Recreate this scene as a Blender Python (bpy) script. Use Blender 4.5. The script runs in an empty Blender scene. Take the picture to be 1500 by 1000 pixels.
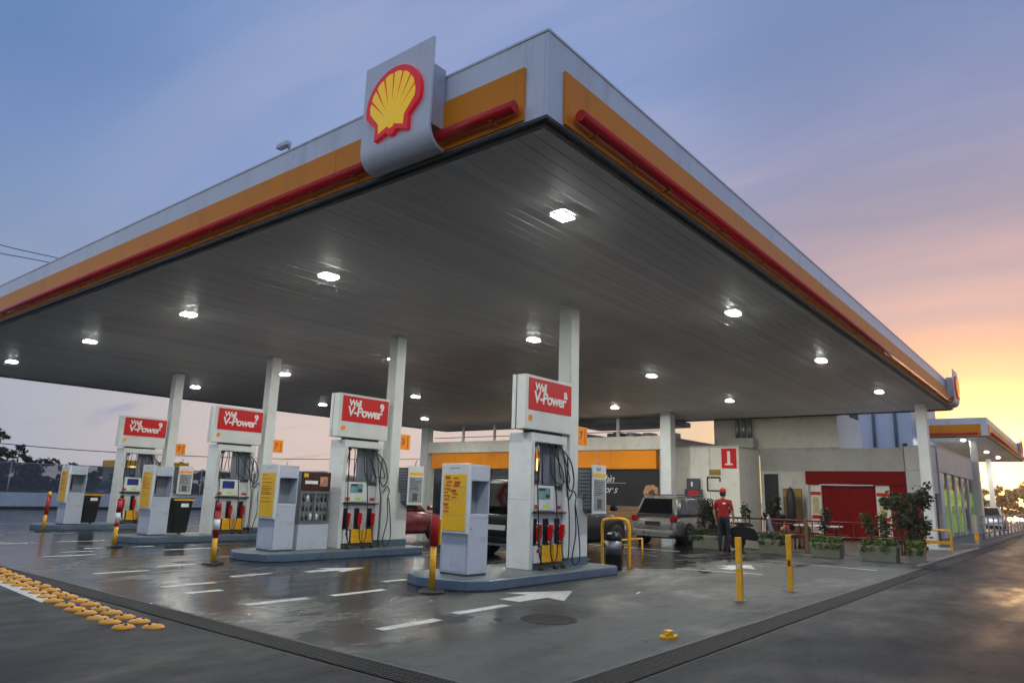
import bpy, bmesh, math, random
from mathutils import Vector, Matrix
R = math.radians
random.seed(7)
sc = bpy.context.scene
col = sc.collection

# ---------------------------------------------------------------- camera
FPX, PITCH, YAW, ROLL, CAMH = 1038.8, 0.212126, 0.681364, 0.030257, 1.42
fw = Vector((math.cos(YAW) * math.cos(PITCH), math.sin(YAW) * math.cos(PITCH), math.sin(PITCH)))
rt0 = Vector((math.sin(YAW), -math.cos(YAW), 0))
up0 = rt0.cross(fw)
rt = rt0 * math.cos(ROLL) + up0 * math.sin(ROLL)
up = up0 * math.cos(ROLL) - rt0 * math.sin(ROLL)
cd = bpy.data.cameras.new('camera')
cam = bpy.data.objects.new('camera', cd)
col.objects.link(cam)
cam.matrix_world = Matrix(((rt.x, up.x, -fw.x, 0), (rt.y, up.y, -fw.y, 0), (rt.z, up.z, -fw.z, CAMH), (0, 0, 0, 1)))
cd.sensor_width = 36
cd.lens = 36 * FPX / 1500
cd.clip_end = 3000
sc.camera = cam

# ---------------------------------------------------------------- sky, sun, exposure
SUN_AZ, SUN_EL = R(4.9), R(2.0)
sund = Vector((math.cos(SUN_AZ) * math.cos(SUN_EL), math.sin(SUN_AZ) * math.cos(SUN_EL), math.sin(SUN_EL)))


def lin(r, g, b):
    f = lambda c: (c / 255 / 12.92) if c / 255 <= 0.04045 else ((c / 255 + 0.055) / 1.055) ** 2.4
    return (f(r), f(g), f(b), 1)


world = bpy.data.worlds.new('World')
sc.world = world
world.use_nodes = True
wt = world.node_tree
wt.nodes.clear()
WN = lambda t: wt.nodes.new(t)
wl = wt.links.new


def wmath(op, a, b=None, clamp=False):
    n = WN('ShaderNodeMath')
    n.operation = op
    n.use_clamp = clamp
    for i, v in enumerate((a, b)):
        if v is None:
            continue
        if isinstance(v, (int, float)):
            n.inputs[i].default_value = v
        else:
            wl(v, n.inputs[i])
    return n.outputs[0]


def wramp(fac, stops):
    n = WN('ShaderNodeValToRGB')
    cr = n.color_ramp
    cr.interpolation = 'EASE' if len(stops) < 4 else 'LINEAR'
    while len(cr.elements) < len(stops):
        cr.elements.new(0.5)
    for e, (p, c) in zip(cr.elements, stops):
        e.position = p
        e.color = c if len(c) == 4 else lin(*c)
    wl(fac, n.inputs[0])
    return n.outputs[0]


def wmix(fac, a, b, mode='MIX'):
    n = WN('ShaderNodeMix')
    n.data_type = 'RGBA'
    n.blend_type = mode
    n.clamp_result = False
    if isinstance(fac, (int, float)):
        n.inputs[0].default_value = fac
    else:
        wl(fac, n.inputs[0])
    for i, v in ((6, a), (7, b)):
        if isinstance(v, tuple):
            n.inputs[i].default_value = v
        else:
            wl(v, n.inputs[i])
    return n.outputs[2]


tc = WN('ShaderNodeTexCoord')
sep = WN('ShaderNodeSeparateXYZ')
wl(tc.outputs['Generated'], sep.inputs[0])
dx, dy, dz = sep.outputs
elev = wmath('MULTIPLY', wmath('ARCSINE', wmath('MAXIMUM', dz, 0.0)), 1 / (math.pi / 2))
hl = wmath('MAXIMUM', wmath('SQRT', wmath('ADD', wmath('MULTIPLY', dx, dx), wmath('MULTIPLY', dy, dy))), 1e-4)
caz = wmath('DIVIDE', wmath('ADD', wmath('MULTIPLY', dx, math.cos(SUN_AZ)), wmath('MULTIPLY', dy, math.sin(SUN_AZ))), hl)
azang = wmath('DIVIDE', wmath('ARCCOSINE', wmath('MINIMUM', wmath('MAXIMUM', caz, -1), 1)), math.pi)
# streaky high cloud, laid out on a flat layer overhead
den = wmath('ADD', wmath('MAXIMUM', dz, 0.0), 0.09)
comb = WN('ShaderNodeCombineXYZ')
wl(wmath('DIVIDE', dx, den), comb.inputs[0])
wl(wmath('DIVIDE', dy, den), comb.inputs[1])
mp = WN('ShaderNodeMapping')
mp.inputs['Rotation'].default_value = (0, 0, R(-38))
mp.inputs['Scale'].default_value = (0.9, 0.22, 1)
wl(comb.outputs[0], mp.inputs[0])
nz = WN('ShaderNodeTexNoise')
nz.inputs['Scale'].default_value = 2.1
nz.inputs['Detail'].default_value = 7
nz.inputs['Roughness'].default_value = 0.55
nz.inputs['Distortion'].default_value = 0.4
wl(mp.outputs[0], nz.inputs['Vector'])
cloud = wramp(nz.outputs['Fac'], [(0.40, (0, 0, 0, 1)), (0.72, (1, 1, 1, 1))])
cool = wramp(elev, [(0.0, (168, 174, 190)), (0.07, (172, 177, 190)), (0.12, (150, 161, 187)), (0.18, (130, 150, 186)), (0.25, (118, 144, 190)),
                    (0.32, (104, 134, 185)), (0.50, (112, 142, 192)), (1.0, (112, 142, 194))])
back = wramp(elev, [(0.0, (196, 200, 214)), (0.10, (196, 203, 222)), (0.25, (174, 190, 220)), (0.45, (146, 170, 210)), (1.0, (112, 142, 194))])
warm = wramp(elev, [(0.0, (255, 222, 150)), (0.05, (253, 212, 138)), (0.077, (250, 204, 140)), (0.094, (242, 186, 150)), (0.122, (216, 172, 162)), (0.15, (192, 170, 176)),
                    (0.223, (156, 152, 174)), (0.295, (130, 145, 185)), (0.355, (120, 140, 182)), (0.50, (116, 142, 188)), (1.0, (112, 142, 194))])
mid = wramp(elev, [(0.0, (228, 200, 182)), (0.06, (222, 202, 192)), (0.14, (184, 182, 204)), (0.22, (152, 168, 207)), (0.37, (126, 153, 201)),
                   (0.50, (118, 146, 196)), (1.0, (112, 142, 194))])
f1 = wramp(azang, [(0.05, (1, 1, 1, 1)), (0.155, (0, 0, 0, 1))])
f2 = wramp(azang, [(0.26, (1, 1, 1, 1)), (0.41, (0, 0, 0, 1))])
f3 = wramp(azang, [(0.41, (0, 0, 0, 1)), (0.62, (1, 1, 1, 1))])
base = wmix(f1, wmix(f2, wmix(f3, cool, back), mid), warm)
cloudcol = wmix(f1, wmix(f2, lin(168, 182, 212), lin(200, 190, 208)), wramp(elev, [(0.0, (255, 232, 170)), (0.08, (255, 212, 150)), (0.12, (246, 186, 158)), (0.18, (220, 178, 178)), (0.27, (176, 166, 190)), (0.36, (142, 154, 196)), (0.5, (124, 146, 194)), (1.0, (120, 146, 194))]))
skyc = wmix(wmath('MULTIPLY', cloud, wmath('ADD', wmath('ADD', wmath('MULTIPLY', f2, 0.22), 0.12), wmath('MULTIPLY', f1, 0.30))), base, cloudcol)
dark = wramp(nz.outputs['Fac'], [(0.25, (1, 1, 1, 1)), (0.46, (0, 0, 0, 1))])
skyc = wmix(wmath('MULTIPLY', dark, 0.38), skyc, wmix(f1, lin(104, 128, 178), wramp(elev, [(0.0, (236, 176, 110)), (0.1, (206, 150, 130)), (0.2, (138, 134, 160)), (0.4, (104, 124, 168)), (1.0, (96, 126, 180))])))
# glow round the setting sun
dotn = WN('ShaderNodeVectorMath')
dotn.operation = 'DOT_PRODUCT'
wl(tc.outputs['Generated'], dotn.inputs[0])
dotn.inputs[1].default_value = sund
sang = wmath('ARCCOSINE', wmath('MINIMUM', dotn.outputs['Value'], 0.99999))
g1 = wmath('EXPONENT', wmath('MULTIPLY', wmath('MULTIPLY', sang, sang), -1 / (R(4.2) ** 2)))
g2 = wmath('EXPONENT', wmath('MULTIPLY', sang, -1 / R(7.0)))
skyc = wmix(1.0, skyc, wmix(g1, (0, 0, 0, 1), (3.2, 1.9, 0.6, 1)), 'ADD')
skyc = wmix(1.0, skyc, wmix(g2, (0, 0, 0, 1), (0.62, 0.27, 0.02, 1)), 'ADD')
nish = WN('ShaderNodeTexSky')
nish.sky_type = 'NISHITA'
nish.sun_disc = False
nish.sun_elevation = SUN_EL
nish.sun_rotation = math.pi / 2 - SUN_AZ
nish.dust_density = 2.0
bg1 = WN('ShaderNodeBackground')
bg1.inputs[1].default_value = 1.0
wl(skyc, bg1.inputs[0])
bg2 = WN('ShaderNodeBackground')
bg2.inputs[1].default_value = 0.004
wl(nish.outputs[0], bg2.inputs[0])
addn = WN('ShaderNodeAddShader')
wl(bg1.outputs[0], addn.inputs[0])
wl(bg2.outputs[0], addn.inputs[1])
wo = WN('ShaderNodeOutputWorld')
wl(addn.outputs[0], wo.inputs[0])

sl = bpy.data.lights.new('sun', 'SUN')
sl.energy = 0.9
sl.angle = R(4)
sl.color = (1.0, 0.58, 0.26)
sun = bpy.data.objects.new('sun', sl)
col.objects.link(sun)
sun.rotation_euler = (-sund).to_track_quat('-Z', 'Y').to_euler()
sun.location = (60, 5, 20)

sc.view_settings.view_transform = 'Standard'
sc.view_settings.look = 'None'
sc.view_settings.exposure = 0.0
sc.view_settings.gamma = 1
sc.cycles.use_denoising = True
sc.cycles.use_light_tree = True
sc.cycles.max_bounces = 8
sc.cycles.sample_clamp_indirect = 6.0
sc.cycles.caustics_reflective = False
sc.cycles.caustics_refractive = False
LAMP = 900.0          # radiance of the canopy downlights

# ---------------------------------------------------------------- materials
MATS = {}


def mat(name, rgb, rough=0.5, metal=0.0, var=0.12, scale=3.0, bump=0.0, bscale=40.0, emit=None, estr=0.0, spec=0.5, stretch=(1, 1, 1), rvar=0.12, trans=0.0, coat=0.0, dirt=None, dirt_amt=0.0, objvar=0.0, dscale=2.3):
    """Procedural painted / cast / plastic surface: noise breaks up colour, gloss and relief."""
    if name in MATS:
        return MATS[name]
    m = bpy.data.materials.new(name)
    m.use_nodes = True
    nt = m.node_tree
    b = nt.nodes['Principled BSDF']
    t = nt.nodes.new('ShaderNodeTexCoord')
    mpn = nt.nodes.new('ShaderNodeMapping')
    mpn.inputs['Scale'].default_value = stretch
    nt.links.new(t.outputs['Object'], mpn.inputs[0])
    n = nt.nodes.new('ShaderNodeTexNoise')
    n.inputs['Scale'].default_value = scale
    n.inputs['Detail'].default_value = 6
    n.inputs['Roughness'].default_value = 0.6
    nt.links.new(mpn.outputs[0], n.inputs['Vector'])
    r = nt.nodes.new('ShaderNodeValToRGB')
    c = lin(*rgb)
    lo = tuple(max(0, x * (1 - var)) for x in c[:3]) + (1,)
    hi = tuple(min(1, x * (1 + var)) for x in c[:3]) + (1,)
    r.color_ramp.elements[0].position = 0.3
    r.color_ramp.elements[1].position = 0.7
    r.color_ramp.elements[0].color = lo
    r.color_ramp.elements[1].color = hi
    nt.links.new(n.outputs['Fac'], r.inputs[0])
    outc = r.outputs[0]
    if dirt:
        n3 = nt.nodes.new('ShaderNodeTexNoise')
        n3.inputs['Scale'].default_value = scale * dscale
        n3.inputs['Detail'].default_value = 8
        n3.inputs['Roughness'].default_value = 0.7
        nt.links.new(mpn.outputs[0], n3.inputs['Vector'])
        r3 = nt.nodes.new('ShaderNodeValToRGB')
        r3.color_ramp.elements[0].position = 0.52
        r3.color_ramp.elements[1].position = 0.75
        nt.links.new(n3.outputs['Fac'], r3.inputs[0])
        mm = nt.nodes.new('ShaderNodeMath')
        mm.operation = 'MULTIPLY'
        mm.inputs[1].default_value = dirt_amt
        nt.links.new(r3.outputs[0], mm.inputs[0])
        mx = nt.nodes.new('ShaderNodeMix')
        mx.data_type = 'RGBA'
        nt.links.new(mm.outputs[0], mx.inputs[0])
        nt.links.new(outc, mx.inputs[6])
        mx.inputs[7].default_value = lin(*dirt)
        outc = mx.outputs[2]
    if objvar:
        oi = nt.nodes.new('ShaderNodeObjectInfo')
        mo = nt.nodes.new('ShaderNodeMapRange')
        mo.inputs[3].default_value = 1 - objvar
        mo.inputs[4].default_value = 1.0
        nt.links.new(oi.outputs['Random'], mo.inputs[0])
        mv = nt.nodes.new('ShaderNodeMix')
        mv.data_type = 'RGBA'
        mv.blend_type = 'MULTIPLY'
        mv.inputs[0].default_value = 1.0
        nt.links.new(outc, mv.inputs[6])
        nt.links.new(mo.outputs[0], mv.inputs[7])
        outc = mv.outputs[2]
    nt.links.new(outc, b.inputs['Base Color'])
    rr = nt.nodes.new('ShaderNodeMapRange')
    rr.inputs['To Min'].default_value = max(0.02, rough - rvar)
    rr.inputs['To Max'].default_value = min(1, rough + rvar)
    nt.links.new(n.outputs['Fac'], rr.inputs['Value'])
    nt.links.new(rr.outputs[0], b.inputs['Roughness'])
    b.inputs['Metallic'].default_value = metal
    b.inputs['Specular IOR Level'].default_value = spec
    if coat:
        b.inputs['Coat Weight'].default_value = coat
        b.inputs['Coat Roughness'].default_value = 0.06
    if trans:
        b.inputs['Transmission Weight'].default_value = trans
    if emit:
        b.inputs['Emission Color'].default_value = lin(*emit)
        b.inputs['Emission Strength'].default_value = estr
    if bump:
        n2 = nt.nodes.new('ShaderNodeTexNoise')
        n2.inputs['Scale'].default_value = bscale
        n2.inputs['Detail'].default_value = 4
        nt.links.new(mpn.outputs[0], n2.inputs['Vector'])
        bp = nt.nodes.new('ShaderNodeBump')
        bp.inputs['Strength'].default_value = bump
        bp.inputs['Distance'].default_value = 0.02
        nt.links.new(n2.outputs['Fac'], bp.inputs['Height'])
        nt.links.new(bp.outputs[0], b.inputs['Normal'])
    MATS[name] = m
    return m


def wet_ground(name, dry, wet, wet_bias, ygrad=None, streak=(1, 1, 1), patch=0.35, rdry=0.62, rwet=0.10, spec=0.5):
    m = bpy.data.materials.new(name)
    m.use_nodes = True
    nt = m.node_tree
    L = nt.links.new
    N = nt.nodes.new
    b = nt.nodes['Principled BSDF']
    t = N('ShaderNodeTexCoord')

    def noise(sc_, det, rough, vec=None, dist=0.0):
        n = N('ShaderNodeTexNoise')
        n.inputs['Scale'].default_value = sc_
        n.inputs['Detail'].default_value = det
        n.inputs['Roughness'].default_value = rough
        n.inputs['Distortion'].default_value = dist
        L(vec or t.outputs['Object'], n.inputs['Vector'])
        return n.outputs['Fac']

    def mr(v, a, b_, c, d):
        n = N('ShaderNodeMapRange')
        n.inputs[1].default_value, n.inputs[2].default_value, n.inputs[3].default_value, n.inputs[4].default_value = a, b_, c, d
        L(v, n.inputs[0])
        return n.outputs[0]

    def ma(op, a, b_):
        n = N('ShaderNodeMath')
        n.operation = op
        for i, v in enumerate((a, b_)):
            if isinstance(v, (int, float)):
                n.inputs[i].default_value = v
            else:
                L(v, n.inputs[i])
        return n.outputs[0]

    mpn = N('ShaderNodeMapping')
    mpn.inputs['Scale'].default_value = streak
    L(t.outputs['Object'], mpn.inputs[0])
    big = noise(patch, 9, 0.6, mpn.outputs[0], 0.8)
    w = ma('ADD', big, wet_bias)
    if ygrad:
        s = N('ShaderNodeSeparateXYZ')
        L(t.outputs['Object'], s.inputs[0])
        w = ma('ADD', w, mr(s.outputs[1], ygrad[0], ygrad[1], 0.0, ygrad[2]))
    wetm = mr(w, 0.40, 0.72, 0.0, 1.0)
    fine = noise(70, 8, 0.8)
    grain = noise(16, 6, 0.75)
    mid_ = noise(2.2, 7, 0.65, mpn.outputs[0])
    stain = mr(noise(0.9, 8, 0.7, None, 1.2), 0.50, 0.70, 0.0, 0.6)
    spots = mr(noise(3.4, 3, 0.5, None, 0.3), 0.64, 0.70, 0.0, 0.5)
    mp2 = N('ShaderNodeMapping')
    mp2.inputs['Scale'].default_value = (0.10, 1.6, 1)
    L(t.outputs['Object'], mp2.inputs[0])
    tracks = mr(noise(1.0, 6, 0.6, mp2.outputs[0], 0.2), 0.52, 0.66, 0.0, 0.38)
    vor = N('ShaderNodeTexVoronoi')
    vor.feature = 'DISTANCE_TO_EDGE'
    vor.inputs['Scale'].default_value = 0.22
    dv = N('ShaderNodeVectorMath')
    dv.operation = 'ADD'
    nv = N('ShaderNodeTexNoise')
    nv.inputs['Scale'].default_value = 1.3
    nv.inputs['Detail'].default_value = 6
    L(t.outputs['Object'], nv.inputs['Vector'])
    L(t.outputs['Object'], dv.inputs[0])
    L(nv.outputs['Color'], dv.inputs[1])
    L(dv.outputs[0], vor.inputs['Vector'])
    crack = mr(vor.outputs['Distance'], 0.0, 0.0022, 0.6, 0.0)
    cr = N('ShaderNodeMix')
    cr.data_type = 'RGBA'
    L(wetm, cr.inputs[0])
    cr.inputs[6].default_value = lin(*dry)
    cr.inputs[7].default_value = lin(*wet)
    mul = N('ShaderNodeMix')
    mul.data_type = 'RGBA'
    mul.blend_type = 'MULTIPLY'
    mul.inputs[0].default_value = 1.0
    L(cr.outputs[2], mul.inputs[6])
    shade = ma('MULTIPLY', ma('MULTIPLY', ma('MULTIPLY', mr(fine, 0.3, 0.7, 0.66, 1.34), mr(grain, 0.3, 0.7, 0.74, 1.26)), mr(mid_, 0.25, 0.75, 0.6, 1.4)), ma('MULTIPLY', ma('MULTIPLY', ma('SUBTRACT', 1.0, stain), ma('SUBTRACT', 1.0, spots)), ma('MULTIPLY', ma('SUBTRACT', 1.0, tracks), ma('SUBTRACT', 1.0, crack))))
    L(shade, mul.inputs[7])
    L(mul.outputs[2], b.inputs['Base Color'])
    rg = ma('ADD', mr(wetm, 0, 1, rdry, rwet), ma('MULTIPLY', mr(mid_, 0.3, 0.7, -0.07, 0.16), 1.0))
    L(ma('MAXIMUM', rg, 0.05), b.inputs['Roughness'])
    b.inputs['Specular IOR Level'].default_value = spec
    bp = N('ShaderNodeBump')
    bp.inputs['Distance'].default_value = 0.006
    L(mr(wetm, 0, 1, 0.8, 0.16), bp.inputs['Strength'])
    L(ma('ADD', ma('ADD', fine, grain), ma('MULTIPLY', mid_, 1.6)), bp.inputs['Height'])
    L(bp.outputs[0], b.inputs['Normal'])
    return m


def emission(name, rgb, strength):
    m = bpy.data.materials.new(name)
    m.use_nodes = True
    b = m.node_tree.nodes['Principled BSDF']
    b.inputs['Base Color'].default_value = lin(*rgb)
    b.inputs['Emission Color'].default_value = lin(*rgb)
    b.inputs['Emission Strength'].default_value = strength
    return m


def leaf_mat(name, dark_, light_):
    m = bpy.data.materials.new(name)
    m.use_nodes = True
    nt = m.node_tree
    b = nt.nodes['Principled BSDF']
    o = nt.nodes.new('ShaderNodeNewGeometry')
    r = nt.nodes.new('ShaderNodeValToRGB')
    r.color_ramp.elements[0].color = lin(*dark_)
    r.color_ramp.elements[1].color = lin(*light_)
    nt.links.new(o.outputs['Random Per Island'], r.inputs[0])
    nt.links.new(r.outputs[0], b.inputs['Base Color'])
    b.inputs['Roughness'].default_value = 0.5
    tr = nt.nodes.new('ShaderNodeBsdfTranslucent')
    nt.links.new(r.outputs[0], tr.inputs[0])
    mx = nt.nodes.new('ShaderNodeMixShader')
    mx.inputs[0].default_value = 0.35
    nt.links.new(b.outputs[0], mx.inputs[1])
    nt.links.new(tr.outputs[0], mx.inputs[2])
    nt.links.new(mx.outputs[0], nt.nodes['Material Output'].inputs[0])
    return m


def glass_mat(name, rgb, rough=0.05, alpha=1.0):
    m = bpy.data.materials.new(name)
    m.use_nodes = True
    nt = m.node_tree
    b = nt.nodes['Principled BSDF']
    n = nt.nodes.new('ShaderNodeTexNoise')
    n.inputs['Scale'].default_value = 1.5
    n.inputs['Detail'].default_value = 5
    mr = nt.nodes.new('ShaderNodeMapRange')
    mr.inputs[3].default_value = rough * 0.5
    mr.inputs[4].default_value = rough * 2.2
    nt.links.new(n.outputs[0], mr.inputs[0])
    nt.links.new(mr.outputs[0], b.inputs['Roughness'])
    b.inputs['Base Color'].default_value = lin(*rgb)
    b.inputs['Specular IOR Level'].default_value = 0.7
    if alpha < 1:
        tr = nt.nodes.new('ShaderNodeBsdfTransparent')
        mx = nt.nodes.new('ShaderNodeMixShader')
        mx.inputs[0].default_value = alpha
        nt.links.new(tr.outputs[0], mx.inputs[1])
        nt.links.new(b.outputs[0], mx.inputs[2])
        nt.links.new(mx.outputs[0], nt.nodes['Material Output'].inputs[0])
    return m


M = dict(
    white=mat('white_paint', (214, 216, 212), 0.42, var=0.06, scale=2, dirt=(150, 146, 134), dirt_amt=0.30),
    fascia=mat('fascia_white', (232, 236, 240), 0.36, var=0.05, scale=1.2, stretch=(1, 1, 0.2), dirt=(170, 168, 164), dirt_amt=0.4, objvar=0.06),
    orange=mat('fascia_orange', (255, 152, 22), 0.45, var=0.07, scale=1.0, stretch=(1, 1, 0.25), dirt=(190, 104, 30), dirt_amt=0.3, objvar=0.07, spec=0.2),
    red=mat('sign_red', (206, 14, 20), 0.42, var=0.07, scale=2, spec=0.25),
    tubered=mat('tube_red', (220, 18, 26), 0.38, var=0.10, scale=1.5),
    soffit=mat('soffit_slat', (240, 240, 239), 0.5, var=0.07, scale=0.8, stretch=(0.15, 1, 1), dirt=(128, 124, 114), dirt_amt=0.5, objvar=0.13, dscale=1.2),
    gap=mat('dark_gap', (36, 37, 39), 0.6),
    gutter=mat('gutter_dark', (62, 66, 68), 0.45, var=0.2),
    island=mat('island_paint', (84, 102, 120), 0.36, var=0.16, scale=2.5, bump=0.15, bscale=60, dirt=(58, 62, 66), dirt_amt=0.75),
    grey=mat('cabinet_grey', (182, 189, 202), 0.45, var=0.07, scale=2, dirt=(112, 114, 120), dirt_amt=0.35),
    greyd=mat('cabinet_dark_grey', (120, 126, 136), 0.5, var=0.1),  # darker grey for recess backs, slots, upper panels and the glazed case
    darkgrey=mat('dark_grey', (70, 74, 78), 0.5, var=0.15),
    black=mat('black_rubber', (18, 18, 19), 0.45, var=0.25),
    plastic=mat('black_plastic', (26, 27, 29), 0.35, var=0.2),
    yellow=mat('poster_yellow', (238, 186, 14), 0.4, var=0.05, scale=2),
    yelpaint=mat('post_yellow', (232, 170, 22), 0.45, var=0.10, scale=6, dirt=(120, 88, 30), dirt_amt=0.45),
    redpaint=mat('post_red', (168, 22, 22), 0.42, var=0.12, scale=6, dirt=(90, 20, 18), dirt_amt=0.4),
    letter=mat('red_lettering', (190, 62, 12), 0.5),
    wletter=mat('white_lettering', (232, 232, 228), 0.45, var=0.03),
    pump=mat('pump_panel', (196, 200, 198), 0.38, var=0.06, scale=3, dirt=(140, 138, 130), dirt_amt=0.3),
    chrome=mat('chrome', (190, 192, 194), 0.18, metal=1.0, var=0.05),
    galv=mat('galvanised', (150, 152, 154), 0.4, metal=0.7, var=0.15),
    steel=mat('brushed_steel', (130, 132, 136), 0.4, metal=0.8, var=0.12),
    screen=mat('screen_blue', (40, 52, 120), 0.15, var=0.3, scale=9, emit=(60, 70, 160), estr=0.10),
    screent=mat('screen_teal', (90, 140, 140), 0.15, var=0.4, scale=9, emit=(120, 160, 160), estr=0.12),
    wall=mat('wall_cream', (226, 221, 206), 0.6, var=0.06, scale=1.2, bump=0.12, bscale=30, dirt=(150, 145, 132), dirt_amt=0.4),
    wallg=mat('wall_grey', (188, 187, 178), 0.6, var=0.08, scale=1.2, bump=0.12, bscale=30, dirt=(120, 118, 110), dirt_amt=0.4),
    panel=mat('clad_panel', (196, 194, 188), 0.45, var=0.06, scale=1.5, stretch=(1, 1, 0.3), dirt=(140, 138, 130), dirt_amt=0.35),
    bluewhite=mat('blue_white_cladding', (196, 210, 228), 0.4, var=0.06, scale=1.4, stretch=(1, 1, 0.2)),
    brown=mat('brown_wood', (112, 84, 54), 0.55, var=0.22, scale=4, stretch=(1, 0.2, 3)),
    wood=mat('slat_wood', (150, 116, 78), 0.5, var=0.2, scale=5, stretch=(3, 0.3, 3)),
    darkred=mat('dark_red_steel', (92, 18, 20), 0.4, var=0.15),
    shopred=mat('shop_red', (124, 5, 7), 0.6, var=0.06, scale=1.2, dirt=(96, 6, 8), dirt_amt=0.3, spec=0.12),
    poster=mat('poster_black', (26, 25, 27), 0.35, var=0.4, scale=1.2),
    skin=mat('skin', (196, 142, 116), 0.5, var=0.06, scale=12),
    shirt=mat('red_shirt', (158, 12, 16), 0.75, var=0.10, scale=14, bump=0.25, bscale=18),
    trouser=mat('navy_trousers', (30, 34, 52), 0.8, var=0.15, scale=14, bump=0.25, bscale=18),
    shoe=mat('shoe', (16, 16, 17), 0.5),
    hair=mat('hair', (48, 34, 26), 0.6, var=0.2),
    planter=mat('planter_concrete', (122, 122, 106), 0.75, var=0.14, scale=5, bump=0.3, bscale=40, dirt=(92, 94, 80), dirt_amt=0.6),
    soil=mat('soil', (52, 40, 30), 0.9, var=0.3, bump=0.5),
    bark=mat('bark', (76, 60, 46), 0.9, var=0.25, bump=0.5, bscale=20),
    tyre=mat('tyre', (20, 20, 21), 0.7, var=0.2),
    rim=mat('alloy', (150, 152, 156), 0.3, metal=0.9, var=0.1),
    carglass=glass_mat('car_glass', (10, 12, 14), 0.04),
    glass=glass_mat('shop_glass', (28, 32, 36), 0.05),
    clear=glass_mat('clear_glass', (140, 150, 150), 0.04, 0.35),
    lampred=mat('tail_light', (130, 8, 12), 0.15, var=0.1),
    lampclear=mat('head_light', (220, 222, 226), 0.1, var=0.1),
    lamp=emission('downlight_lens', (250, 252, 246), LAMP),
    paintwhite=mat('road_paint', (196, 196, 190), 0.45, var=0.16, scale=5, dirt=(62, 62, 62), dirt_amt=0.95, bump=0.15, bscale=70),
    stud=mat('stud_yellow', (226, 156, 30), 0.4, var=0.15, scale=10, dirt=(110, 72, 26), dirt_amt=0.65),
    concrete=mat('concrete', (128, 126, 120), 0.7, var=0.12, scale=2, bump=0.25, bscale=50, dirt=(84, 82, 78), dirt_amt=0.6),
    barrier=mat('barrier_wall', (176, 190, 210), 0.6, var=0.08, scale=1.5, dirt=(120, 126, 136), dirt_amt=0.4),
    iron=mat('cast_iron', (34, 33, 32), 0.6, metal=0.2, var=0.4, bump=0.3),
    carred=mat('car_paint_red', (112, 8, 14), 0.28, var=0.05, coat=1.0),
    carblack=mat('car_paint_black', (10, 10, 11), 0.35, var=0.1, coat=0.25, spec=0.3),
    cargrey=mat('car_paint_grey', (122, 120, 114), 0.3, metal=0.5, var=0.05, coat=1.0),
    carwhite=mat('car_paint_white', (214, 216, 220), 0.3, var=0.04, coat=1.0),
    carblue=mat('car_paint_blue', (58, 82, 124), 0.3, var=0.05, coat=1.0),
    cable=mat('cable', (24, 25, 28), 0.6),
    meshf=glass_mat('fence_mesh', (86, 96, 108), 0.6, 0.42),
)
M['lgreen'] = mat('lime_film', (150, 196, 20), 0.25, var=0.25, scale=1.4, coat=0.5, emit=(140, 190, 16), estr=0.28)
M['logoyel'] = mat('logo_yellow', (250, 206, 20), 0.35, var=0.03, emit=(250, 200, 24), estr=0.30)
M['logored'] = mat('logo_red', (214, 20, 28), 0.35, var=0.03, emit=(214, 20, 28), estr=0.28)
M['leaf'] = leaf_mat('leaf_green', (22, 40, 18), (74, 100, 50))
M['leafd'] = leaf_mat('leaf_dark', (14, 24, 14), (42, 60, 34))
M['leafl'] = leaf_mat('leaf_light', (48, 76, 28), (124, 146, 68))
M['leafm'] = leaf_mat('leaf_mid', (16, 28, 16), (56, 76, 44))
M['leaff'] = leaf_mat('leaf_far', (20, 28, 22), (48, 58, 40))
M['flower'] = mat('flower_orange', (226, 96, 50), 0.6, var=0.3)
M['floweryel'] = mat('flower_yellow', (228, 204, 110), 0.6, var=0.2)

# ---------------------------------------------------------------- mesh helpers


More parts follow.
